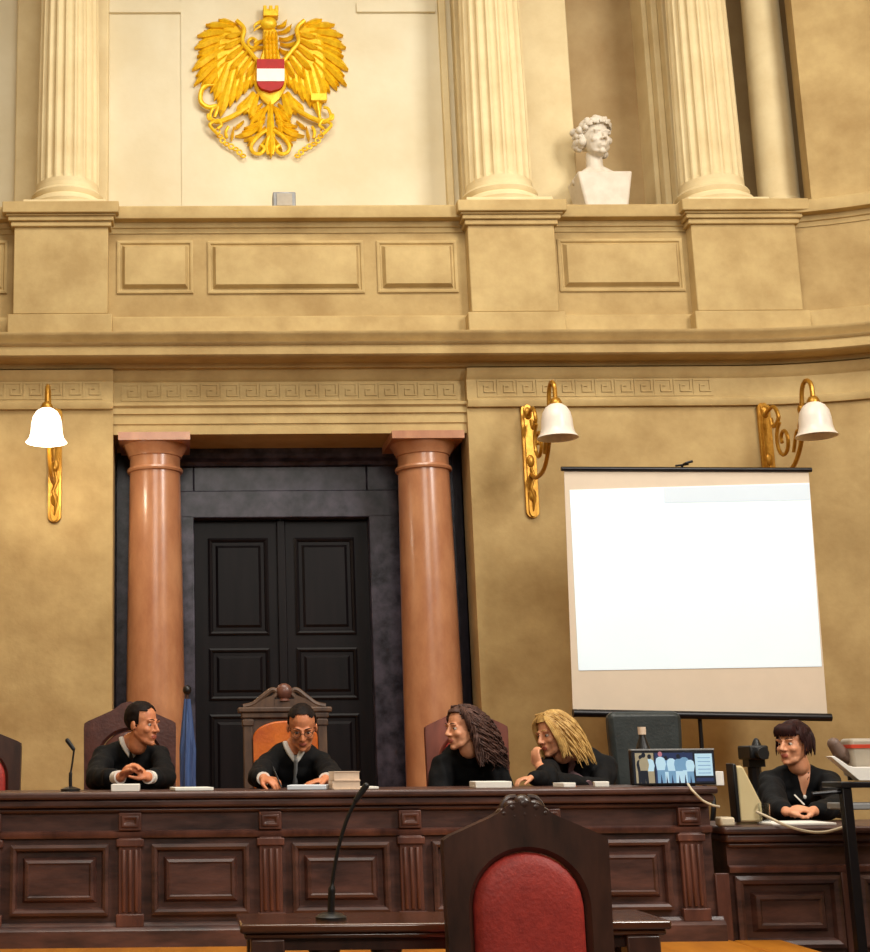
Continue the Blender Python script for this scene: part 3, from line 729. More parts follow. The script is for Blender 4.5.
def place(px, py, Y, label, sx, sz, rz, pad=None, frame=None, crest=True):
    c = copy_tree(ch); c['label'] = label
    c.location = (at(px, py, Y).x, Y - .22, DA); c.rotation_euler = (0, 0, rz); c.scale = (sx, 1, sz)
    for k in list(c.children):
        if k.name.startswith('crest') and not crest: bpy.data.objects.remove(k); continue
        soft = k.name.startswith('back_pad') or (k.name.startswith('seat') and not k.name.startswith('seat_frame'))
        m_ = pad if soft else frame
        if m_: k.data = k.data.copy(); k.data.materials[0] = m_
    return c
place(-24, 760, 8.65, 'dark wood chair with red leather back, cut off by the left edge', .98, .98, 0)
place(130, 730, 8.62, 'brown leather chair behind the man with clasped hands', 1.0, 1.09, 0, M['brown_leather'], M['brown_leather'], False)
place(466, 730, 8.6, 'red backed wooden chair behind the woman with long curly hair', .9, 1.05, 0, M['red'], M['wood_chair'], False)
# presiding judge's chair
def ornate():
    Y = 8.6; x = at(285, 720, Y).x
    o = thing('ornate_chair', (x, Y - .2, DA), 'carved high-backed chair with orange leather behind the man in glasses', 'chair')
    zt = at(285, 709, Y).z; hw = .225
    p = MB()
    for s_ in (-1, 1):
        q = MB(); q.box(x + s_ * hw - .028, x + s_ * hw + .028, Y, Y + .05, DA + .4, zt - .02)
        q.box(x + s_ * hw - .035, x + s_ * hw + .035, Y - .008, Y + .058, zt - .1, zt - .06)
        q.build('back_post', M['wood_carved'], o, bevel=.006)
    t = MB(); t.box(x - hw - .06, x + hw + .06, Y - .02, Y + .07, zt - .02, zt + .012); t.box(x - hw - .04, x + hw + .04, Y - .01, Y + .06, zt - .055, zt - .02); t.build('top_rail', M['wood_carved'], o, bevel=.008)
    c = MB()
    for s_ in (-1, 1):
        c.tube([Vector((x + s_ * a, Y + .025, zt + b)) for a, b in spline2([(.25, .015), (.19, .03), (.13, .075), (.075, .115), (.045, .10), (.06, .075)])], [.018] * 26, 8)
        c.prism([(x + s_ * .22, zt + .01), (x + s_ * .06, zt + .01), (x + s_ * .06, zt + .09), (x + s_ * .12, zt + .065)], Y + .01, Y + .04)
    c.box(x - .06, x + .06, Y + .005, Y + .045, zt + .01, zt + .06)
    c.build('pediment', M['wood_carved'], o)
    MB().sph((x, Y + .025, zt + .105), (.052, .04, .052)).lathe([(.04, zt + .05), (.03, zt + .06), (.02, zt + .07)], (x, Y + .025, 0), 16).build('ball_finial', M['wood_red'], o)
    b = MB(); n = 18
    poly = [(x - hw + .03, DA + .5), (x - hw + .03, zt - .17)] + [(x + (hw - .03) * math.cos(a), zt - .17 + .1 * math.sin(a)) for a in [PI - PI * k / n for k in range(n + 1)]] + [(x + hw - .03, DA + .5)]
    b.prism(poly, Y - .012, Y + .05); b.build('back_pad', M['orange'], o, bevel=.02)
    MB().box(x - hw, x + hw, Y + .012, Y + .045, DA + .42, zt - .04).build('back_board', M['wood_carved'], o)
    MB().box(x - .25, x + .25, Y - .46, Y + .05, DA + .36, DA + .42).build('seat_frame', M['wood_carved'], o, bevel=.01)
    MB().box(x - .235, x + .235, Y - .445, Y, DA + .42, DA + .465).build('seat', M['orange'], o, bevel=.025)
    for sx in (-.22, .22):
        for yy in (Y - .43, Y + .02): MB().lathe([(.022, 0), (.03, .03), (.022, .06), (.034, .22), (.024, .3), (.034, .36)], (x + sx, yy, DA), 14).build('leg', M['wood_carved'], o)
def spline2(p): return [(v.x, v.y) for v in spline(p, 5)]
ornate()
# plain chairs under the two people whose seats are hidden
def plain(x, y, z, label):
    o = thing('plain_chair', (x, y, z), label, 'chair')
    MB().box(x - .21, x + .21, y - .22, y + .2, z + .42, z + .46).build('seat', M['wood_dark'], o, bevel=.012)
    for sx in (-.18, .18):
        MB().tube([(x + sx, y - .19, z), (x + sx, y - .19, z + .42)], .017).build('leg', M['wood_dark'], o)
        MB().tube([(x + sx, y + .22, z), (x + sx, y + .19, z + .42), (x + sx, y + .21, z + .66)], .017).build('leg', M['wood_dark'], o)
    MB().box(x - .2, x + .2, y + .195, y + .215, z + .56, z + .68).build('backrest', M['wood_dark'], o, bevel=.008)
# office chair
def office():
    Y = 8.95; a, b = at(606, 712, Y), at(679, 712, Y); x = (a.x + b.x) / 2; hw = (b.x - a.x) / 2; zt = a.z
    z = DA
    o = thing('office_chair', (x, Y - .2, z), 'empty dark grey office chair behind the small monitor', 'chair')
    n = 10; poly = [(x - hw * .9, z + .55), (x - hw, zt - .12)] + [(x - hw + .05 - .05 * math.cos(t), zt - .05 + .05 * math.sin(t)) for t in [PI / 2 * k / n for k in range(n + 1)]] + [(x + hw - .05 + .05 * math.sin(t), zt - .05 + .05 * math.cos(t)) for t in [PI / 2 * k / n for k in range(n + 1)]] + [(x + hw, zt - .12), (x + hw * .9, z + .55)]
    MB().prism(poly, Y - .05, Y + .05).build('backrest', M['office'], o, bevel=.03)
    MB().box(x - .24, x + .24, Y - .48, Y - .03, z + .42, z + .5).build('seat', M['office'], o, bevel=.03)
    MB().box(x - .03, x + .03, Y + .05, Y + .075, z + .38, z + .7).box(x - .03, x + .03, Y - .25, Y + .07, z + .37, z + .4).build('back_bracket', M['black'], o)
    MB().tube([(x, Y - .25, z + .08), (x, Y - .25, z + .42)], .03, 12).build('gas_lift', M['black'], o)
    for k in range(5):
        t = 2 * PI * k / 5 + .3; e_ = Vector((x + .27 * math.cos(t), Y - .25 + .27 * math.sin(t), z + .055))
        MB().tube([(x, Y - .25, z + .1), e_ + Vector((0, 0, .02))], [.025, .016], 8).sph((e_.x, e_.y, z + .026), (.026, .026, .026)).build('leg', M['black'], o)
    for s_ in (-1, 1):
        MB().tube(spline([(x + s_ * .24, Y - .02, z + .62), (x + s_ * .27, Y - .1, z + .64), (x + s_ * .27, Y - .36, z + .63), (x + s_ * .25, Y - .36, z + .46)]), .016).build('armrest', M['black'], o)
office()

# ------------------------------------------------------------------ people
def head_shapes(mb, Mh, big=1.0, ears=True):
    S = lambda c, r, R=None: mb.sph(c, r, R, M4=Mh)
    S((0, .018, .036), (.076, .094, .084)); S((0, -.016, -.025), (.066, .07, .090))
    for s_ in (-1, 1):
        mb.chain([(s_ * .046, .005, -.050), (s_ * .031, -.042, -.086), (0, -.062, -.100)], [.021, .02, .02], 10, Mh)
        S((s_ * .03, -.076, .021), (.026, .012, .008)); S((s_ * .038, -.060, -.030), (.022, .02, .02))
        S((s_ * .013, -.094, -.036), (.008, .011, .007))
        if ears: S((s_ * .077, .012, -.010), (.010, .02, .031), Matrix.Rotation(s_ * .35, 3, 'Z'))
    for s_ in (-1, 1):
        S((s_ * .031, -.0665, .0075), (.0142, .0135, .0085)); S((s_ * .031, -.0650, -.0115), (.0135, .012, .0055))
    S((0, -.072, -.103), (.02, .016, .015))
    mb.chain([(0, -.08, .016), (0, -.096, -.012), (0, -.106, -.031)], [.008, .010, .012], 10, Mh)
    S((0, -.068, -.064), (.03, .02, .03)); S((0, -.0865, -.062), (.023, .008, .0055)); S((0, -.085, -.073), (.019, .009, .006))
    mb.chain([(0, .018, -.06), (0, .03, -.12)], [.052, .054], 14, Mh)
def hand_shapes(mb, wrist, d, n, thumb=1, curl=.5, sc=1.0, spread=.0):
    d = Vector(d).normalized(); n = Vector(n); n = (n - d * n.dot(d)).normalized(); s_ = d.cross(n) * thumb
    w = Vector(wrist)
    R = Matrix((s_, d, n)).transposed()
    mb.sph(w + d * .042 * sc, (.039 * sc, .05 * sc, .015 * sc), R); mb.sph(w, (.026 * sc, .03 * sc, .02 * sc), R)
    for i, L in enumerate((.068, .078, .072, .056)):
        b = w + d * (.082 - .004 * abs(i - 1)) * sc + s_ * (.029 - .0195 * i) * sc
        dd = (d + s_ * spread * (1.5 - i)).normalized(); pts = [b - d * .015, b]; ax = dd.cross(n).normalized()
        for k in range(3):
            dd = Matrix.Rotation(curl * (.7 if k == 0 else 1), 3, ax) @ dd; pts.append(pts[-1] + dd * L * sc * (.42, .32, .26)[k])
        mb.chain(pts, [.0095 * sc, .0095 * sc, .009 * sc, .0085 * sc, .0075 * sc], 8)
    b = w + d * .02 * sc + s_ * .028 * sc; t1 = (d * .8 + s_ * .75 + n * .35).normalized(); t2 = (d + s_ * .15 + n * .5).normalized()
    mb.chain([b, b + t1 * .034 * sc, b + t1 * .034 * sc + t2 * .03 * sc, b + t1 * .034 * sc + t2 * .053 * sc], [.014 * sc, .0115 * sc, .0105 * sc, .0085 * sc], 8)
def hair_cap(mb, Mh, keep, sc=(1, 1, 1), amp=.004, nu=56, nv=36, thick=.012, fr=38):
    vs = {}; outer = []; idx = {}
    c = Vector((0, .02, .037)); r = (.083 * sc[0], .102 * sc[1], .091 * sc[2])
    P = lambda i, j, e: Vector((r[0] * math.cos(2 * PI * i / nu) * math.sin(PI * j / nv), r[1] * math.sin(2 * PI * i / nu) * math.sin(PI * j / nv), r[2] * math.cos(PI * j / nv))) * e + c
    V = []; Fs = []
    def vid(i, j, lay):
        k = (i % nu, j, lay)
        if k not in idx:
            p = P(i % nu, j, 1 if lay else .86)
            if lay: p += (p - c).normalized() * amp * (noise.noise(p * fr) + .6 * noise.noise(p * fr * 2.3))
            idx[k] = len(V); V.append(Mh @ p)
        return idx[k]
    on = lambda i, j: keep(P(i + .5, j + .5, 1))
    for j in range(0, nv):
        for i in range(nu):
            if not on(i, j): continue
            Fs.append((vid(i, j, 1), vid(i + 1, j, 1), vid(i + 1, j + 1, 1), vid(i, j + 1, 1)))
            Fs.append((vid(i, j + 1, 0), vid(i + 1, j + 1, 0), vid(i + 1, j, 0), vid(i, j, 0)))
            for (di, dj, a, b) in ((-1, 0, (i, j), (i, j + 1)), (1, 0, (i + 1, j + 1), (i + 1, j)), (0, -1, (i + 1, j), (i, j)), (0, 1, (i, j + 1), (i + 1, j + 1))):
                jj = j + dj
                if jj < 0 or jj >= nv or not on((i + di) % nu, jj):
                    Fs.append((vid(*a, 1), vid(*b, 1), vid(*b, 0), vid(*a, 0)))
    Fs = [tuple(dict.fromkeys(f)) for f in Fs]; Fs = [f for f in Fs if len(f) > 2]
    mb.add(V, Fs)
def strands(mb, Mh, n, length, amp, freq, rad, ok, out=.03, seed=1, back=.01, fall=None, seg=5):
    rnd = random.Random(seed); k = 0
    while k < n:
        th = rnd.uniform(0, 2 * PI); z = rnd.uniform(-.15, 1); q = math.sqrt(1 - z * z)
        dirv = Vector((q * math.cos(th), q * math.sin(th), z))
        root = Vector((.080 * dirv.x, .02 + .098 * dirv.y, .037 + .088 * dirv.z))
        if not ok(root): continue
        k += 1
        L = length * rnd.uniform(.75, 1.08); ph = rnd.uniform(0, 6.28); pts = []; N = 16
        hor = Vector((dirv.x, dirv.y, 0)); hor = hor.normalized() if hor.length > .05 else Vector((rnd.uniform(-1, 1), .5, 0)).normalized()
        lean = out * rnd.uniform(.5, 1.2)
        p = root.copy(); v = (dirv * .6 + hor * .5 + Vector((0, back * 8, .1))).normalized()
        for s_ in range(N):
            u = s_ / (N - 1)
            cur = Vector((math.cos(ph + freq * u * 6.28), math.sin(ph + freq * u * 6.28), 0)) * amp * min(1, u * 4)
            pts.append(Mh @ (p + cur))
            tgt = Vector((0, back, -1)) + hor * (lean * 6 * max(0, .5 - u))
            v = (v * .62 + tgt.normalized() * .38).normalized()
            p = p + v * (L / (N - 1))
            # stay outside the head and neck
            e = Vector(((p.x) / .086, (p.y - .02) / .105, (p.z - .035) / .094)); l = e.length
            if l < 1 and l > .01: p = Vector((e.x / l * .086, .02 + e.y / l * .105, .035 + e.z / l * .094))
            if p.z < 0:
                rr = math.hypot(p.x, p.y - .025)
                if rr < .07: p.x *= .07 / max(rr, .01); p.y = .025 + (p.y - .025) * .07 / max(rr, .01)
        mb.tube(pts, [rad * (1 if i < N - 4 else (N - i) / 5) for i in range(N)], seg)
def person(label, head, yaw, pitch, rollz, base, hip, neck, arms, skin, robe_sc=1.0, sleeve=(.064, .060, .052), shoulder=.165, drop=.085, high=False, hairfn=None, ears=True, collar=None, hsc=1.0, vneck=False, extras=None, robe_name='robe'):
    o = thing('person', base, label, 'person')
    Mh = Matrix.Translation(head) @ (Matrix.Rotation(yaw, 4, 'Z') @ Matrix.Rotation(rollz, 4, 'Y') @ Matrix.Rotation(pitch, 4, 'X')) @ Matrix.Scale(hsc, 4)
    Mi = Mh.inverted()
    nk = Vector(neck); hp = Vector(hip)
    b = MB(); head_shapes(b, Mh, ears=ears)
    nb = Mh @ Vector((0, .03, -.085))
    b.chain([nb, nk, nk + (hp - nk) * .15], [.053, .058, .08], 14)
    mid = (nk + hp) / 2
    b.chain([nk + (hp - nk) * .28, mid, hp], [.075, .085, .11], 14)
    for s_ in (-1, 1): b.chain([nk + (hp - nk) * .12, nk + Vector((s_ * shoulder * .9, .03, -.08))], [.05, .045], 12)
    zf = base[2]
    for s_ in (-1, 1):
        b.chain([hp + Vector((s_ * .09, 0, 0)), hp + Vector((s_ * .12, -.42, .03)), Vector((hp.x + s_ * .12, hp.y - .40, zf + .08)), Vector((hp.x + s_ * .12, hp.y - .40, zf + .045)), Vector((hp.x + s_ * .13, hp.y - .56, zf + .03))], [.085, .058, .04, .04, .028], 12)
    r = MB()
    ch_r = .155 * robe_sc
    dirv = (hp - nk).normalized()
    for t_, wx, wy in ((.16, .17, .095), (.32, .19, .125), (.55, .20, .135), (.8, .205, .15), (1.0, .215, .17)):
        c = nk + (hp - nk) * t_; r.sph(c + Vector((0, 0, 0)), (wx * robe_sc, wy * robe_sc, .10), nu=24, nv=14)
    for s_ in (-1, 1):
        sh_ = nk + Vector((s_ * shoulder, .025, -drop))
        r.chain([nk + Vector((s_ * .05, .025, -.03)), nk + Vector((s_ * shoulder * .62, .025, -.03 - drop * .35)), sh_], [.042, .058, .07], 14)
    r.chain([nk + Vector((-.05, .03, -.06)), nk + Vector((.05, .03, -.06))], [.075, .075], 14)
    if high: r.chain([nk + Vector((0, .0, -.03)), (Mh @ Vector((0, .025, -.10))) * .6 + nk * .4], [.088, .078], 14)
    for s_ in (-1, 1):
        r.chain([hp + Vector((s_ * .09, 0, 0)), hp + Vector((s_ * .12, -.43, .02)), Vector((hp.x + s_ * .13, hp.y - .43, zf + .2))], [.12, .085, .085], 14)
    r.chain([hp + Vector((0, 0, 0)), hp + Vector((0, -.4, 0))], [.12, .09], 14)
    for A in arms:
        s_ = A['side']; sh_ = nk + Vector((s_ * shoulder, .025, -drop)); el = Vector(A['elbow']); wr = Vector(A['wrist'])
        b.chain([sh_, el, wr], [.05, .04, .027], 12)
        hand_shapes(b, wr + (wr - el).normalized() * .012, A['d'], A['n'], A.get('thumb', 1), A.get('curl', .5), A.get('sc', .95))
        cut = A.get('cut', 1.0); we = el + (wr - el) * cut
        r.chain([sh_, (sh_ + el) / 2, el, (el + we) / 2, we], [sleeve[0], sleeve[0] * .98, sleeve[1], sleeve[1] * .93, sleeve[2]], 14)
    def mf(c):
        q = Mi @ c
        return 1 if (abs(q.x) < .024 - abs(q.z + .067) * .6 and -.078 < q.z < -.0555 and q.y < -.0825) else 0
    remeshed(b, 'body', [skin, M['lip']], o, .0052, 5, matfn=mf)
    fold = lambda c, n_: .006 * math.sin(c.x * 70 + 6 * noise.noise(c * 5)) * max(.15, 1 - abs(n_.z)) + .009 * noise.noise(c * 14)
    rob = remeshed(r, robe_name, [M['robe']], o, .0105, 4, folds=fold)
    for s_ in (-1, 1):
        eo = MB().sph((s_ * .031, -.0685, .0), .0118, nu=14, nv=10, M4=Mh).build('eye', M['eye_white'], o)
        MB().sph((s_ * .031, -.0770, -.001), (.0066, .0046, .0066), nu=12, nv=8, M4=Mh).build('iris', M['iris'], eo)
    hair = MB(); hm_ = hairfn(hair, Mh)
    for s_ in (-1, 1):
        MB().tube([Mh @ Vector(p) for p in ((s_ * .013, -.0885, .024), (s_ * .03, -.0875, .030), (s_ * .051, -.073, .025))], [.0024, .003, .0016], 6).build('eyebrow', hm_, o)
    hair.build('hair', hm_, o, smooth=60)
    off = woff(rob)
    bv = BVHTree.FromPolygons([v.co + off for v in rob.data.vertices], [tuple(p.vertices) for p in rob.data.polygons])
    def snap(x, z, lift=.004, reach=.17):
        y0 = 6.0
        for _ in range(8):
            h = bv.ray_cast(Vector((x, y0, z)), Vector((0, 1, 0)))
            if h[0] is None: break
            if h[0].y > nk.y - reach: return h[0] + Vector((0, -lift, 0))
            y0 = h[0].y + .002
        return Vector((x, nk.y - .1, z))
    if collar:
        cm, tm = collar
        L = MB()
        for s_ in (-1, 1):
            zs = [(.058, .028), (.05, .0), (.034, -.03), (.014, -.065), (.004, -.09)]
            pts = []
            for k, (dx, dz) in enumerate(zs):
                x, z = nk.x + s_ * dx, nk.z + dz
                pts.append(Vector((x, nk.y - .035 - .012 * k, z)) if k < 2 else snap(x, z, .006))
            L.tube(pts, [.016, .018, .019, .015, .005], 8, flat=.8)
        L.build('shirt_collar', cm, o)
        if tm:
            T = MB(); T.tube([snap(nk.x, nk.z - .05, .010), snap(nk.x, nk.z - .075, .012), snap(nk.x, nk.z - .11, .008), snap(nk.x, nk.z - .2, .004)], [.010, .013, .010, .016], 8)
            T.build('tie', tm, o)
    if extras: extras(o, Mh, snap)
    return o
H = lambda px, py, Y=8.0: at(px, py, Y)
def cuffs(pts, m=None):
    def f(o, Mh, snap):
        for w0, w1 in pts: MB().tube([w0, w1], [.034, .036], 14).build('shirt_cuff', M['white'], o)
    return f
# --- man on the left, turned to the right, hands clasped
def hair_m1(hb, Mh):
    def keep(p):
        if p.z < -.045: return False
        if p.y < -.02 and p.z < .075: return False
        if p.y < -.005 and p.z < .0: return False
        if p.y < -.055: return False
        return True
    hair_cap(hb, Mh, keep, (1.0, 1.0, 1.0), .004); return M['hair_dark']
h = H(143, 724); nk = Vector((H(131, 745).x, 8.10, h.z - .100))
ct = at(134, 774, 7.42)
LX, RX = at(97, 770, 7.75).x, at(165, 770, 7.75).x
eL, eR = Vector((LX - .01, 7.80, ZT + .055)), Vector((RX - .0, 7.80, ZT + .055))
wL, wR = Vector((ct.x - .075, 7.50, ZT + .066)), Vector((ct.x + .07, 7.50, ZT + .066))
person('person in black robe and tie with hands clasped, looking towards the door', h, .95, .08, 0, (nk.x, 8.35, DA), (nk.x, 8.36, DA + .555), nk,
       [dict(side=-1, elbow=eL, wrist=wL, d=(.8, -.25, .6), n=(.5, -.5, -.75), thumb=-1, curl=.55, cut=.68), dict(side=1, elbow=eR, wrist=wR, d=(-.8, -.3, .65), n=(-.5, .5, -.6), thumb=1, curl=.55, cut=.68)],
       M['skin'], hairfn=hair_m1, collar=(M['white'], M['black']), shoulder=.158, robe_sc=.95, extras=cuffs([(eL + (wL - eL) * .8, eL + (wL - eL) * 1.0), (eR + (wR - eR) * .8, eR + (wR - eR) * 1.0)]))
# --- presiding man, looking down, writing
def hair_m2(hb, Mh):
    def keep(p):
        if p.z < -.04: return False
        if p.y < -.0 and p.z < .075: return False
        if p.y < -.045 and p.z < .098: return False
        return True
    hair_cap(hb, Mh, keep, (.98, 1.0, .98), .004); return M['hair_dark']
def glasses(o, Mh, snap):
    g = MB()
    for s_ in (-1, 1):
        c = Vector((s_ * .031, -.094, -.003)); g.tube([Mh @ (c + Vector((.022 * math.cos(a), 0.006 * abs(math.cos(a)), .016 * math.sin(a)))) for a in [2 * PI * k / 16 for k in range(17)]], .0016, 6)
        g.tube([Mh @ Vector(p) for p in ((s_ * .053, -.088, .002), (s_ * .074, -.04, .004), (s_ * .08, .012, .0))], .0016, 6)
    g.tube([Mh @ Vector(p) for p in ((-.009, -.094, 0), (0, -.098, .003), (.009, -.094, 0))], .0016, 6)
    g.build('glasses', M['black_metal'], o)
h = H(302, 727); nk = Vector((H(296, 745).x, 8.10, h.z - .108))
eL, eR = Vector((at(258, 775, 7.8).x, 7.80, ZT + .060)), Vector((at(333, 775, 7.8).x, 7.80, ZT + .060))
wL, wR = Vector((at(264, 778, 7.48).x, 7.50, ZT + .052)), Vector((at(326, 780, 7.45).x, 7.48, ZT + .045))
def ex2(o, Mh, snap):
    glasses(o, Mh, snap)
    cuffs([(eL + (wL - eL) * .8, eL + (wL - eL) * 1.0), (eR + (wR - eR) * .82, eR + (wR - eR) * 1.0)])(o, Mh, snap)
person('person in glasses and black robe writing, seated in front of the dark door', h, -.05, .46, 0, (nk.x, 8.38, DA), (nk.x, 8.36, DA + .555), nk,
       [dict(side=-1, elbow=eL, wrist=wL, d=(.55, -.75, -.12), n=(.3, .1, -1), thumb=-1, curl=.75, cut=.68), dict(side=1, elbow=eR, wrist=wR, d=(-.9, -.4, -.15), n=(0, 0, -1), thumb=1, curl=.25, cut=.72)],
       M['skin'], hairfn=hair_m2, collar=(M['white'], M['metal_grey']), shoulder=.15, drop=.10, robe_sc=.95, extras=ex2)
pn = wL + Vector((.075, -.085, -.0))
tag(MB().tube([pn + Vector((.01, -.02, -.045)), pn + Vector((-.03, .03, .06))], .0045, 8).build('pen', M['black'], None), 'dark pen in the hand of the writing man in glasses', 'pen')
# --- woman with long curly hair, profile to the left
def hair_f3(hb, Mh):
    def keep(p):
        if p.z < -.06: return False
        if p.y < -.045 and p.z < .088: return False
        if p.y < -.01 and p.z < .05: return False
        return True
    hair_cap(hb, Mh, keep, (1.05, 1.05, 1.04), .010, fr=26)
    rnd = random.Random(12)
    for k in range(70):
        j = lambda a: rnd.uniform(-a, a); t = k / 69; ph = rnd.uniform(0, 6.28)
        side = 1 if k % 3 else -1
        pts = spline([Vector(p) for p in ((side * (.01 + .03 * t), .0 - .03 * t, .126), (side * (.058 + j(.008)), -.035 + .03 * t, .092), (side * (.090 + j(.008)), -.016 + .05 * t, .02), (side * (.100 + j(.014)), .004 + .06 * t, -.07), (side * (.105 + j(.02)), .02 + .06 * t, -.15 - .07 * rnd.random()))], 5)
        hb.tube([Mh @ (p + Vector((.010 * math.sin(ph + i * .9), .010 * math.cos(ph + i * .9), 0)) * min(1, i / 6)) for i, p in enumerate(pts)], [.0058] * 17 + [.005, .004, .003, .002], 5)
    strands(hb, Mh, 420, .30, .019, 3.0, .0055, lambda r: r.y > -.02 and (r.z > .02 or r.y > .0), out=.10, seed=3, back=.30); return M['hair_brown']
h = H(462, 728); nk = Vector((H(471, 748).x, 8.09, h.z - .108))
eL, eR = Vector((at(441, 780, 8.0).x, 8.06, ZT - .06)), Vector((at(508, 780, 8.0).x, 8.06, ZT - .06))
wL, wR = Vector((nk.x - .09, 7.90, ZT - .1)), Vector((nk.x + .09, 7.90, ZT - .1))
person('person with long curly brown hair in a black robe, face in profile', h, -1.15, .05, 0, (nk.x, 8.38, DA), (nk.x, 8.36, DA + .555), nk,
       [dict(side=-1, elbow=eL, wrist=wL, d=(.8, -.5, -.1), n=(0, 0, -1), thumb=-1, curl=.2, cut=1.15), dict(side=1, elbow=eR, wrist=wR, d=(-.8, -.5, -.1), n=(0, 0, -1), thumb=1, curl=.2, cut=1.15)],
       M['skin_pale'], hairfn=hair_f3, shoulder=.145, drop=.105, high=True, ears=False, robe_sc=.95, sleeve=(.072, .068, .06))
# --- blond woman leaning on her hand
def hair_f4(hb, Mh):
    def keep(p):
        if p.z < -.06: return False
        if p.y < -.05 and p.z < .075: return False
        if p.y < -.015 and p.z < .045: return False
        return True
    hair_cap(hb, Mh, keep, (1.05, 1.05, 1.04), .008, fr=22)
    rnd = random.Random(11)
    for k in range(60):
        j = lambda a: rnd.uniform(-a, a); t = k / 59
        side = 1 if k % 4 else -1
        hb.tube(spline([Mh @ Vector(p) for p in ((side * (.005 + .03 * t), -.02 - .04 * t, .122), (side * (.05 + j(.006)), -.070 + .03 * t + j(.006), .088), (side * (.080 + j(.005)), -.062 + .05 * t + j(.008), .03), (side * (.088 + j(.008)), -.048 + .06 * t + j(.008), -.04), (side * (.084 + j(.014)), -.036 + .06 * t + j(.012), -.10 - .04 * rnd.random()))], 3), [.0062] * 10 + [.005, .004, .002], 5)
    strands(hb, Mh, 420, .25, .008, 1.3, .0058, lambda r: r.y > -.035 and (r.z > .02 or r.y > -.0), out=.05, seed=5, back=.20); return M['hair_blond']
h = H(553, 734, 7.95); nk = Vector((at(578, 752, 8.08).x, 8.08, h.z - .10))
eL, eR = Vector((at(546, 784, 7.72).x, 7.68, ZT + .062)), Vector((at(604, 780, 7.9).x, 7.96, ZT - .02))
wL, wR = Vector((at(539, 767, 7.78).x, 7.76, at(540, 767, 7.78).z)), Vector((at(528, 784, 7.5).x + .05, 7.58, ZT + .042))
def scarf(o, Mh, snap):
    s = MB(); x = nk.x
    s.tube([snap(x - .05, nk.z - .02, .0, .3), snap(x - .05, nk.z - .07, .004, .3), snap(x - .045, nk.z - .12, .004, .3), snap(x - .03, nk.z - .17, .002, .3), snap(x - .015, nk.z - .21, .0, .3)], [.02, .028, .026, .022, .008], 8, flat=.7)
    s.build('scarf', M['scarf'], o)
person('person with blond hair in a black top, chin propped on one hand', h, -1.15, .16, -.10, (nk.x, 8.4, DA), (nk.x, 8.36, DA + .555), nk,
       [dict(side=-1, elbow=eL, wrist=wL, d=(-.22, .25, 1), n=(.75, .5, .1), thumb=1, curl=.62, cut=.34, sc=.85), dict(side=1, elbow=eR, wrist=wR, d=(-1, -.25, -.1), n=(0, 0, -1), thumb=1, curl=.5, cut=.97, sc=.8)],
       M['skin_pale'], hairfn=hair_f4, shoulder=.16, ears=False, robe_sc=.92, sleeve=(.066, .054, .042), extras=scarf, robe_name='black_top')
plain(nk.x, 8.36, DA, 'dark wooden chair under the blond person')
# --- clerk
def hair_f5(hb, Mh):
    def keep(p):
        if p.y < -.035 and p.z < .055: return False
        if p.y < -.0 and p.z < .02: return False
        if p.z < -.068: return False
        return True
    hair_cap(hb, Mh, keep, (1.07, 1.08, 1.08), .005, fr=30)
    strands(hb, Mh, 200, .105, .002, .6, .0055, lambda r: r.y > -.01 and r.z > -.02, out=.02, seed=8, back=-.1)
    rnd = random.Random(4)
    for k in range(46):
        x = -.066 + .132 * k / 45; y0 = -math.sqrt(max(0, 1 - (x / .085) ** 2)) * .07
        hb.tube([Mh @ Vector(p) for p in ((x * .8, y0 * .75, .108), (x * .95, y0 - .018, .088), (x, y0 - .023 , .066), (x * 1.02 + rnd.uniform(-.006, .006), y0 - .017, .04))], [.006, .0065, .006, .002], 5)
    return M['hair_red']
h = H(793, 744, 7.95); nk = Vector((H(799, 762, 8.0).x, 8.0, h.z - .125))
eL, eR = Vector((at(766, 800, 7.8).x, 7.68, ZC + .07)), Vector((at(829, 800, 7.8).x, 7.68, ZC + .07))
hc = at(803, 806, 7.42)
wL, wR = Vector((hc.x - .075, 7.46, ZC + .055)), Vector((hc.x + .07, 7.46, ZC + .055))
def ex5(o, Mh, snap):
    s = MB()
    zs = [0.05, .02, -.01, -.05, -.09, -.13]; vs = []; 
    for k, dz in enumerate(zs):
        w = .058 * (1 - k / 5.2)
        for t in (-1, -.5, 0, .5, 1): vs.append(snap(nk.x + w * t, nk.z - .035 + dz, .003))
    fs = [(i * 5 + j, i * 5 + j + 1, (i + 1) * 5 + j + 1, (i + 1) * 5 + j) for i in range(5) for j in range(4)]
    off = len(vs); vs2 = [v + Vector((0, .012, 0)) for v in vs]
    s.add(vs + vs2, fs + [tuple(q + off for q in f[::-1]) for f in fs]); s.build('neckline', M['skin_pale'], o)
    p = snap(nk.x + .0, nk.z - .165, .008); MB().sph(p, (.010, .006, .012)).build('pendant', M['shield_white'], o)
person('person with short auburn hair in a black cardigan, hands clasped on the lower desk', h, -1.02, -.02, 0, (nk.x, 8.3, DLOW), (nk.x, 8.26, DLOW + .555), nk,
       [dict(side=-1, elbow=eL, wrist=wL, d=(.9, -.2, .2), n=(.3, .3, -.8), thumb=-1, curl=.6, cut=.86), dict(side=1, elbow=eR, wrist=wR, d=(-.9, -.25, .2), n=(-.3, .3, -.8), thumb=1, curl=.6, cut=.86)],
       M['skin_pale'], hairfn=hair_f5, shoulder=.165, robe_sc=.92, sleeve=(.07, .062, .05), extras=ex5, robe_name='cardigan')
plain(nk.x, 8.26, DLOW, 'dark wooden chair under the person in the cardigan')
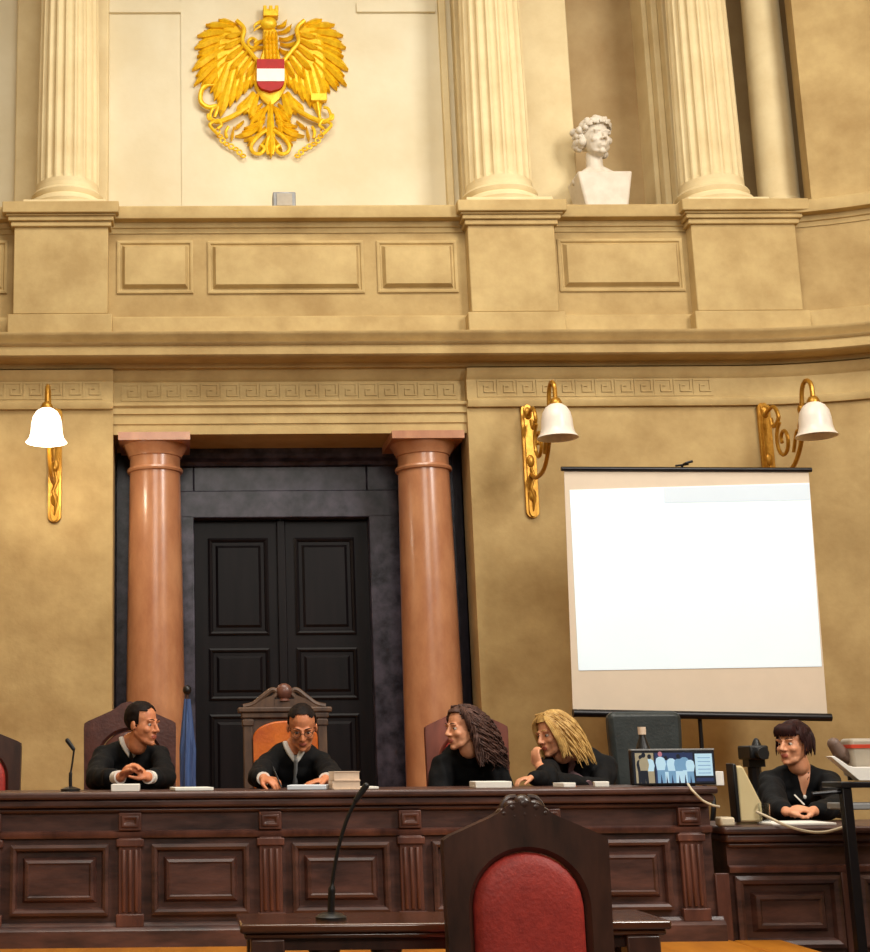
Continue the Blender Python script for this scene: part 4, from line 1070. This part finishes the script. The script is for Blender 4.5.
pn = Vector((hc.x - .01, 7.38, ZC + .09)); tag(MB().tube([pn, pn + Vector((-.05, -.01, .05))], .004, 8).build('pen', M['white'], None), 'pale pen held by the person in the cardigan', 'pen')

# ------------------------------------------------------------------ things on the bench
def slab(name, px0, px1, Y, z, hgt, dep, m, label, cat, rot=0, group=None, pages=False):
    x0, x1 = at(px0, 785, Y).x, at(px1, 785, Y).x
    b = MB(); b.box(x0, x1, Y, Y + dep, z, z + hgt, rot)
    return tag(b.build(name, m, None, bevel=min(.003, hgt / 4), loc=((x0 + x1) / 2, Y + dep / 2, z)), label, cat, group)
zt_ = ZT + .0005
slab('paper_stack', 111, 139, 7.06, zt_, .035, .2, M['white'], 'white pad under the clasped hands of the man in the tie', 'papers', .0)
slab('paper_stack', 172, 211, 7.10, zt_, .016, .24, M['white'], 'flat white papers on the bench in front of the left marble column', 'papers', .12)
slab('paper_stack', 291, 330, 7.08, zt_, .022, .27, M['bluepaper'], 'bluish white papers in front of the writing man', 'papers', -.15)
slab('paper_sheet', 361, 378, 7.10, zt_, .012, .18, M['white'], 'small white sheet beside the two stacked books', 'papers', .05)
def book(px0, px1, Y, z, hgt, dep, label, rot):
    x0, x1 = at(px0, 785, Y).x, at(px1, 785, Y).x
    o = thing('book', ((x0 + x1) / 2, Y + dep / 2, z), label, 'book', 'books stacked on the bench')
    MB().box(x0 + .004, x1, Y + .004, Y + dep - .004, z + .004, z + hgt - .004, rot).build('pages', M['pinkpaper'], o)
    MB().box(x0, x1 + .003, Y, Y + dep, z, z + .004, rot).box(x0, x1 + .003, Y, Y + dep, z + hgt - .004, z + hgt, rot).box(x0 - .002, x0 + .004, Y, Y + dep, z, z + hgt, rot).build('cover', M['pinkpaper'], o)
book(333, 360, 7.08, zt_, .043, .2, 'pale pink book, lower of the stack beside the writing man', 0)
book(334, 359, 7.085, zt_ + .044, .043, .19, 'pale pink book, upper of the stack beside the writing man', 0.04)
slab('paper_stack', 477, 513, 7.08, zt_, .032, .22, M['white'], 'white folder in front of the person with curly hair', 'papers', -.06)
slab('paper_sheet', 560, 574, 7.12, zt_, .022, .1, M['white'], 'small white paper in front of the blond person', 'papers', .3)
slab('paper_sheet', 597, 611, 7.12, zt_, .026, .1, M['white'], 'small white packet left of the little monitor', 'papers', -.2)
slab('paper_stack', 713, 722, 7.2, zt_, .07, .16, M['white'], 'white papers at the right end of the bench beyond the monitor', 'papers', .2)
# bench microphone (left)
def mic_bench():
    Y = 7.25; x = at(70.5, 790, Y).x
    o = thing('microphone', (x, Y, ZT), 'thin black microphone standing on the bench by the left edge chair', 'microphone')
    MB().lathe([(.05, 0), (.05, .012), (.03, .02), (.013, .025)], (x, Y, ZT), 24).build('base', M['black'], o)
    P = lambda px, py: at(px, py, Y)
    MB().tube(spline([Vector((x, Y, ZT + .02)), P(70.5, 775), P(72, 765), P(74, 750)]), [.009] * 8 + [.005] * 11, 8).build('stem', M['black'], o)
    MB().chain([P(73.5, 749), P(67.5, 740.5)], [.010, .012], 10).build('head', M['black'], o)
mic_bench()
# monitor
def monitor():
    Y = 7.14; a, b = at(633, 785, Y), at(714, 750, Y)
    x0, x1, z1 = a.x, b.x, b.z; zb_ = ZT + .006
    o = thing('monitor', ((x0 + x1) / 2, Y, ZT), 'small wide black monitor on the bench showing figures', 'monitor')
    MB().box(x0, x1, Y, Y + .045, zb_, z1).build('casing', M['black'], o, bevel=.005)
    MB().box(x0, x1, Y - .004, Y + .04, z1 - .001, z1 + .008).build('top_edge', M['metal_grey'], o, bevel=.002)
    MB().box(x0 + .1, x1 - .1, Y + .02, Y + .17, ZT, ZT + .008).build('foot', M['black'], o)
    w = x1 - x0; hh = z1 - zb_
    g = MB(); bx = lambda m_, u0, u1, v0, v1, d: (setattr(g, 'm', m_), g.box(x0 + w * u0, x0 + w * u1, Y - d, Y + .001, zb_ + hh * v0, zb_ + hh * v1))
    mats = [M['scr_dark'], M['scr_tan'], M['scr_blue'], M['scr_pale'], M['scr_navy'], M['scr_pink']]
    bx(0, .02, .985, .05, .96, .0015)
    def pg(m_, pts, d): g.m = m_; g.prism([(x0 + w * u, zb_ + hh * v) for u, v in pts], Y - d, Y + .001)
    def fig(m_, hd, u, sc, d, leg=None):
        q = lambda L: [(u + a * sc, .06 + b * sc * 2.0) for a, b in L]
        pg(m_, q([(-.045, .18), (-.06, .30), (-.05, .36), (-.02, .385), (.02, .385), (.05, .36), (.065, .28), (.045, .18)]), d)
        pg(leg if leg is not None else m_, q([(-.045, .0), (-.045, .19), (.045, .19), (.05, .0), (.015, .0), (.0, .14), (-.012, .0)]), d + .0002)
        pg(hd, q([(.026 * math.cos(k * PI / 6), .425 + .038 * math.sin(k * PI / 6)) for k in range(12)]), d + .0004)
    bx(1, .045, .265, .06, .93, .002); fig(0, 0, .11, .88, .0026); fig(1, 0, .145, .95, .0032, 0); fig(3, 0, .215, .9, .0026, 1)
    bx(4, .28, .735, .06, .93, .002); fig(3, 5, .345, .98, .0034, 2); fig(2, 0, .41, .85, .0026, 3); fig(3, 4, .475, .92, .003, 2); fig(2, 0, .56, .9, .0034, 3); fig(2, 4, .63, .96, .0028, 3); fig(3, 4, .695, .86, .0036, 2)
    bx(3, .76, .965, .26, .90, .003)
    for k in range(5): bx(2, .79, .94, .33 + k * .11, .35 + k * .11, .0035)
    bx(4, .76, .965, .1, .2, .003)
    g.build('screen', mats, o, smooth=0)
    return x0, x1
monitor()
def bottle():
    Y = 7.45; p = at(642.5, 740, Y); x = p.x; zt = at(642, 727, Y).z; h_ = zt - ZT
    o = thing('bottle', (x, Y, ZT), 'dark bottle with a cream cap behind the small monitor', 'bottle')
    MB().lathe([(.0, 0), (.04, 0), (.042, .02), (.042, h_ * .55), (.034, h_ * .66), (.017, h_ * .82), (.015, h_ * .88)], (x, Y, ZT), 24).build('body', M['black'], o)
    MB().lathe([(.02, h_ * .87), (.021, h_), (.0, h_)], (x, Y, ZT), 20).build('cap', M['pinkpaper'], o)
bottle()
# ------------------------------------------------------------------ things on the clerk's desk
def crt():
    Y0, Y1 = 7.22, 7.30; P = lambda px, py: (at(px, py, Y0).x, at(px, py, Y0).z)
    bz = ZC
    pr = [(at(738, 800, Y0).x, bz + .012), P(737.5, 790), P(736, 768), P(739, 765), P(743.5, 766.5), P(762, 803), (at(762.5, 815, Y0).x, bz + .012)]
    o = thing('wedge_stand', (at(748, 800, Y0).x, Y0 + .04, bz), 'beige wedge-shaped stand at the left end of the lower desk', 'stand')
    MB().prism(pr, Y0, Y1).build('housing', M['beige'], o, bevel=.012)
    xl = pr[1][0]; MB().prism([(xl - .014, bz + .012), (xl - .018, pr[3][1] + .01), (xl + .004, pr[3][1] + .004), (xl + .004, bz + .012)], Y0 - .006, Y1 + .006).build('front_face', M['black'], o, bevel=.006)
    MB().box(pr[0][0], pr[-1][0], Y0 + .03, Y1 - .03, bz, bz + .014).build('foot', M['beige'], o)
crt()
def glass():
    Y = 7.2; x = at(763.5, 800, Y).x; r = .028; h_ = .105
    tag(MB().lathe([(0, .0), (r * .85, 0), (r, h_), (r * .93, h_), (r * .8, .008), (0, .008)], (x, Y, ZC + .0005), 28, cap=False).build('drinking_glass', M['clear'], None, loc=(x, Y, ZC)), 'clear drinking glass beside the beige wedge stand', 'glass')
glass()
slab('paper_sheet', 769, 833, 7.06, ZC + .0005, .012, .28, M['white'], 'white papers under the clasped hands of the person in the cardigan', 'papers', 0)
def strip_box():
    p = at(719, 808, 7.1)
    tag(MB().box(p.x - .028, p.x + .045, 7.02, 7.1, ZC + .001, ZC + .045).build('junction_box', M['cable'], None, bevel=.01, loc=(p.x, 7.06, ZC)), 'cream junction box where the monitor cable ends', 'box')
strip_box()
c1 = spline([at(688, 784, 7.10), at(692, 790, 6.965), at(702, 800, 6.965), at(712, 805, 6.97), at(719, 806.5, 7.01)])
tag(MB().tube(c1, .006, 8).build('cable', M['cable'], None), 'cream cable hanging from the small monitor over the bench end', 'cable')
c2 = spline([at(757, 812, 7.12), at(770, 818, 7.02), at(785, 825, 6.968), at(805, 831, 6.966), at(825, 832, 6.966), at(847, 826, 6.97)])
tag(MB().tube(c2, .007, 8).build('cable', M['cable'], None), 'cream cable sagging along the front of the lower desk', 'cable')
# dark camera on tripod behind the beige monitor
def camcorder():
    Y = 8.75; P = lambda px, py: at(px, py, Y)
    c = P(753, 752)
    o = thing('video_camera', (c.x, Y, DLOW), 'small black camera on a tripod beyond the beige wedge stand', 'camera')
    s_ = .0065
    b = MB(); b.box(c.x - 9 * s_, c.x + 9 * s_, Y - .1, Y + .1, c.z - 7 * s_, c.z + 6 * s_); b.tube([(c.x + 2 * s_, Y - .03, c.z), (c.x + 2 * s_, Y - .03, c.z + 13 * s_)], [.045, .012], 10)
    b.build('body', M['black'], o, bevel=.02)
    MB().tube([(c.x, Y - .16, c.z - .01), (c.x, Y - .09, c.z - .01)], .035, 16).build('lens', M['black'], o)
    MB().box(c.x - .05, c.x + .05, Y - .05, Y + .05, c.z - .09, c.z - .04).tube([(c.x, Y, c.z - .5), (c.x, Y, c.z - .06)], .04, 10).build('tripod_head', M['black_metal'], o)
    for k in range(3):
        a = 2 * PI * k / 3 + .4; MB().tube([(c.x, Y, c.z - .16), (c.x + .3 * math.cos(a), Y + .3 * math.sin(a), DLOW + .01)], .015, 8).build('leg', M['black_metal'], o)
camcorder()
# furled flag beside the door
def flag():
    Y = 9.85; P = lambda px, py: at(px, py, Y)
    x = P(187.5, 740).x
    o = thing('furled_flag', (x, Y, DA), 'furled blue flag on a dark pole between the left marble column and the door', 'flag')
    zt = P(188, 690).z
    MB().lathe([(0, 0), (.13, 0), (.13, .03), (.05, .05), (.02, .07)], (x, Y, DA), 24).build('stand', M['black_metal'], o)
    MB().tube([(x, Y, DA + .05), (x, Y, zt)], .011, 8).build('pole', M['wood_dark'], o)
    MB().sph((x, Y, zt), (.03, .03, .035)).build('finial', M['black'], o)
    m = MB(); prof = []
    z1, z0_ = P(188, 699).z, DA + .35; vs = []; fs = []; N = 40; K = 14
    for k in range(K + 1):
        z = z1 + (z0_ - z1) * k / K; R = .018 + .030 * min(1, k / 5)
        for i in range(N):
            a = 2 * PI * i / N; rr = R * (1 + .22 * math.sin(7 * a + .3 * k) + .1 * math.sin(3 * a))
            vs.append((x + rr * math.cos(a), Y + rr * math.sin(a), z))
    for k in range(K):
        for i in range(N): i2 = (i + 1) % N; fs.append((k * N + i, k * N + i2, (k + 1) * N + i2, (k + 1) * N + i))
    fs += [tuple(range(N)), tuple(range(K * N, (K + 1) * N))]
    m.add(vs, fs); m.build('cloth', M['flag'], o, smooth=60)
flag()
# ------------------------------------------------------------------ bust
def bust():
    Y = 10.42; P = lambda px, py: at(px, py, Y)
    zb_ = zb1; cx_ = (P(590, 200).x + P(628, 200).x) / 2
    o = thing('marble_bust', (cx_, Y + .12, zb_), 'white marble bust with a wreathed head on the ledge in the right niche', 'sculpture')
    x0, x1, zc_ = P(588, 203).x, P(627, 203).x, P(605, 169).z
    xa, xb = P(577, 172).x, P(632, 172).x
    b = MB(); D = .28
    vs = [(x0, Y, zb_), (x1, Y, zb_), (xb, Y - .02, zc_ - .02), (xa, Y - .02, zc_ - .02), (x0, Y + D, zb_), (x1, Y + D, zb_), (xb, Y + D + .02, zc_ - .02), (xa, Y + D + .02, zc_ - .02)]
    b.add(vs, [(0, 1, 2, 3), (7, 6, 5, 4), (0, 4, 5, 1), (1, 5, 6, 2), (2, 6, 7, 3), (3, 7, 4, 0)]); b.build('chest', M['marble'], o, bevel=.018)
    hc_ = P(599, 134); hc_.y = Y + .1
    Mh = Matrix.Translation(hc_) @ Matrix.Rotation(.22, 4, 'Z') @ Matrix.Scale(1.42, 4)
    m = MB(); head_shapes(m, Mh)
    nb = Mh @ Vector((0, .03, -.09)); m.chain([nb, (nb.x, nb.y, zc_ + .02), (nb.x, nb.y + .01, zc_ - .05)], [.066, .07, .12], 14)
    m.chain([(xa + .09, Y + .1, zc_ - .05), (xb - .09, Y + .1, zc_ - .05)], [.065, .065], 14)
    for q_ in (xa, xb): m.chain([(nb.x, nb.y, zc_ + .05), (nb.x + (q_ - nb.x) * .5, nb.y, zc_ - .005), (nb.x + (q_ - nb.x) * .85, nb.y, zc_ - .05)], [.06, .05, .035], 12)
    remeshed(m, 'head', [M['marble']], o, .007, 2)
    hb = MB(); rnd = random.Random(2)
    hair_cap(hb, Mh, lambda p: not (p.z < -.05 or (p.y < -.03 and p.z < .07) or (p.y < 0 and p.z < .03)), (1.05, 1.04, 1.05), .012, fr=30)
    for k in range(70):
        th = rnd.uniform(0, 6.28); z = rnd.uniform(-.3, .9); q = math.sqrt(1 - z * z); d = Vector((q * math.cos(th), q * math.sin(th), z))
        p = Vector((.086 * d.x, .02 + .1 * d.y, .037 + .09 * d.z))
        if (p.y < -.03 and p.z < .075) or (p.y < 0 and p.z < .03): continue
        hb.sph(p, rnd.uniform(.014, .022), nu=10, nv=7, M4=Mh)
    for k in range(26):
        hb.sph((rnd.uniform(-.09, -.072) if k % 3 else rnd.uniform(.074, .086), rnd.uniform(.0, .09), rnd.uniform(-.06, .07)), rnd.uniform(.018, .028), nu=10, nv=7, M4=Mh)
    hb.build('hair', M['marble'], o, smooth=60)
    w = MB()
    for k in range(26):
        a = PI * 1.5 + (k - 12.5) / 12.5 * 2.3
        c = Vector((.094 * math.cos(a), .02 + .108 * math.sin(a), .085 - .035 * abs(k - 12.5) / 12.5))
        R = Matrix.Rotation(a + PI / 2, 3, 'Z') @ Matrix.Rotation((-.6 if k % 2 else .6), 3, 'Y')
        w.sph(c, (.03, .006, .012), R, nu=10, nv=7, M4=Mh)
    w.build('wreath', M['marble'], o)
bust()
# ------------------------------------------------------------------ foreground table with microphone
def table():
    yf, yb, zt = 4.98, 5.36, .715
    x0, x1 = at(240, 926, yf).x, at(672, 922, yf).x
    o = thing('small_table', ((x0 + x1) / 2, (yf + yb) / 2, 0), 'narrow dark wooden table with turned legs in front of the red chair', 'table')
    MB().box(x0, x1, yf, yb, zt - .03, zt).box(x0 + .015, x1 - .015, yf + .015, yb - .015, zt - .05, zt - .03).build('tabletop', M['table_wood'], o, bevel=.008)
    MB().box(x0 + .05, x1 - .05, yf + .04, yf + .06, zt - .09, zt - .05).box(x0 + .05, x1 - .05, yb - .06, yb - .04, zt - .09, zt - .05).box(x0 + .05, x0 + .07, yf + .06, yb - .06, zt - .09, zt - .05).box(x1 - .07, x1 - .05, yf + .06, yb - .06, zt - .09, zt - .05).build('apron', M['wood_dark'], o)
    prof = [(.03, 0), (.045, .03), (.03, .06), (.022, .1), (.04, .25), (.05, .36), (.028, .46), (.02, .5), (.032, .54), (.05, .60), (.058, .625)]
    for y in (yf + .05, yb - .05):
        for px in (268, 645):
            x = at(px, 940, yf).x
            MB().box(x - .058, x + .058, y - .04, y + .04, .30, zt - .05).lathe([(.03, 0), (.045, .03), (.03, .06), (.04, .2), (.05, .30)], (x, y, 0), 20).build('leg', M['wood_dark'], o, bevel=.006)
    for px in (327, 390):
        x = at(px, 940, yf).x
        MB().lathe(prof, (x, yf + .10, 0), 20).build('leg', M['wood_dark'], o)
    Y = yf + .14
    P = lambda px, py: at(px, py, Y)
    b = P(331, 915)
    m = thing('microphone', (b.x, Y, zt), 'black gooseneck microphone on the small table in the foreground', 'microphone')
    MB().lathe([(.055, 0), (.055, .01), (.04, .02), (.016, .026)], (b.x, Y, zt), 24).build('base', M['black'], m)
    MB().tube(spline([Vector((b.x, Y, zt + .02)), P(331.5, 897), P(333, 878), P(338, 850), P(346, 822), P(356, 800)]), [.013] * 10 + [.007] * 21, 10).build('gooseneck', M['black'], m)
    MB().chain([P(356, 800), P(366, 786)], [.010, .012], 10).build('head', M['black'], m)
table()
# ------------------------------------------------------------------ equipment stand at right
def cart():
    Y = 6.55; P = lambda px, py, y=Y: at(px, py, y)
    xl = P(852, 860).x; xr_ = xl + .52
    o = thing('equipment_stand', ((xl + xr_) / 2, Y + .2, 0), 'black metal equipment stand at the right edge in front of the lower desk', 'stand')
    zt = P(860, 781).z; z2 = P(860, 803).z
    for x in (xl, xr_):
        for y in (Y, Y + .14):
            if y == Y or x == xr_:
                MB().box(x - .022, x + .022, y - .022, y + .022, 0.0, zt - .03).build('post', M['black_metal'], o, bevel=.004)
    MB().box(xl - .03, xr_ + .03, Y - .03, Y + .17, zt - .03, zt - .004).build('shelf', M['black_metal'], o, bevel=.004)
    MB().box(xl - .02, xr_ + .02, Y - .02, Y + .16, z2 - .03, z2).build('shelf', M['metal_grey'], o, bevel=.006)
    MB().box(xl - .03, xr_ + .03, Y - .03, Y + .17, .12, .14).build('shelf', M['black_metal'], o)
    MB().tube([P(812, 794, Y), (xl, Y, P(850, 791).z)], [.009, .012], 8).build('handle', M['black_metal'], o)
    # white tray with a raised end on the upper shelf
    y0, y1 = Y - .025, Y + .03
    q = [P(828, 756.5, Y), P(832, 756, Y), P(846, 765.5, Y), P(851, 767, Y)]
    poly = [(v.x, v.z) for v in q] + [(xr_, q[3].z), (xr_, zt + .001), (P(857, 780, Y).x, zt + .001)]
    tag(MB().prism(poly, y0, y1).build('white_tray', M['white'], None, bevel=.003), 'white tray with a raised left end lying on the black stand', 'tray')
    # projector
    pz_ = zt + .001; zt2 = P(860, 736).z; x0 = P(852, 750).x
    p = thing('projector', ((x0 + xr_) / 2, Y + .2, pz_), 'grey projector with a red stripe on top of the black stand', 'projector')
    MB().box(x0 + .02, xr_, Y + .045, Y + .165, pz_ + .018, zt2 - .01).build('housing', M['projector'], p, bevel=.015)
    MB().box(x0 + .018, xr_ + .002, Y + .041, Y + .169, zt2 - .055, zt2 - .038).build('stripe', M['red_plastic'], p)
    MB().box(x0 + .02, xr_, Y + .04, Y + .05, pz_ + .02, pz_ + .045).build('vent', M['black'], p)
    q = P(836, 750); MB().chain([P(834, 744, Y + .1), P(840, 753, Y + .1)], [.03, .034], 14).tube([P(839, 751, Y + .1), (x0 + .05, Y + .1, pz_ + .09)], .03, 14).build('lens', M['taupe'], p)
    for dx in (.05, .3):
        for dy in (.065, .145): MB().lathe([(.015, 0), (.015, .02)], (x0 + dx, Y + dy, pz_), 12).build('foot', M['black'], p)
cart()

# ------------------------------------------------------------------ light
def area(name, loc, to, size, energy, color, sy=None):
    l = bpy.data.lights.new(name, 'AREA'); l.energy = energy; l.color = color; l.size = size
    if sy: l.shape = 'RECTANGLE'; l.size_y = sy
    o = bpy.data.objects.new(name, l); COL.objects.link(o); o.location = loc
    o.rotation_euler = (Vector(to) - Vector(loc)).to_track_quat('-Z', 'Y').to_euler(); return o
area('assumed_key_light', (6.2, 2.5, 6.8), (.9, 10.6, 4.5), 2.2, 575, (1, .97, .91), 3.2)  # added area lamp for assumed daylight from upper right; no window is built
area('fill_light', (0.5, -2.5, 6.0), (.9, 10, 3), 4.0, 270, (1, .95, .85), 2.5)  # added soft fill from behind the camera, stands for no particular lamp
area('overhead_fill', (.8, 6.0, 8.7), (.8, 6.6, 0), 4.5, 390, (1, .95, .84), 2.5)  # unseen overhead fill, added to brighten ledges and bench tops and deepen undersides
sp = bpy.data.lights.new('eagle_flood', 'SPOT'); sp.energy = 7; sp.color = (1, .95, .82); sp.spot_size = 2.0; sp.spot_blend = .8; sp.shadow_soft_size = .08
so = bpy.data.objects.new('eagle_flood', sp); COL.objects.link(so); so.location = (fp.x, 10.26, zb1 + .18)
so.rotation_euler = (Vector((c0.x, 10.9, c0.z + .3)) - so.location).to_track_quat('-Z', 'Y').to_euler()
wd = bpy.data.worlds.new('world'); SC.world = wd; wd.use_nodes = True
bg = wd.node_tree.nodes['Background']; bg.inputs[0].default_value = (1, .95, .88, 1); bg.inputs[1].default_value = .3
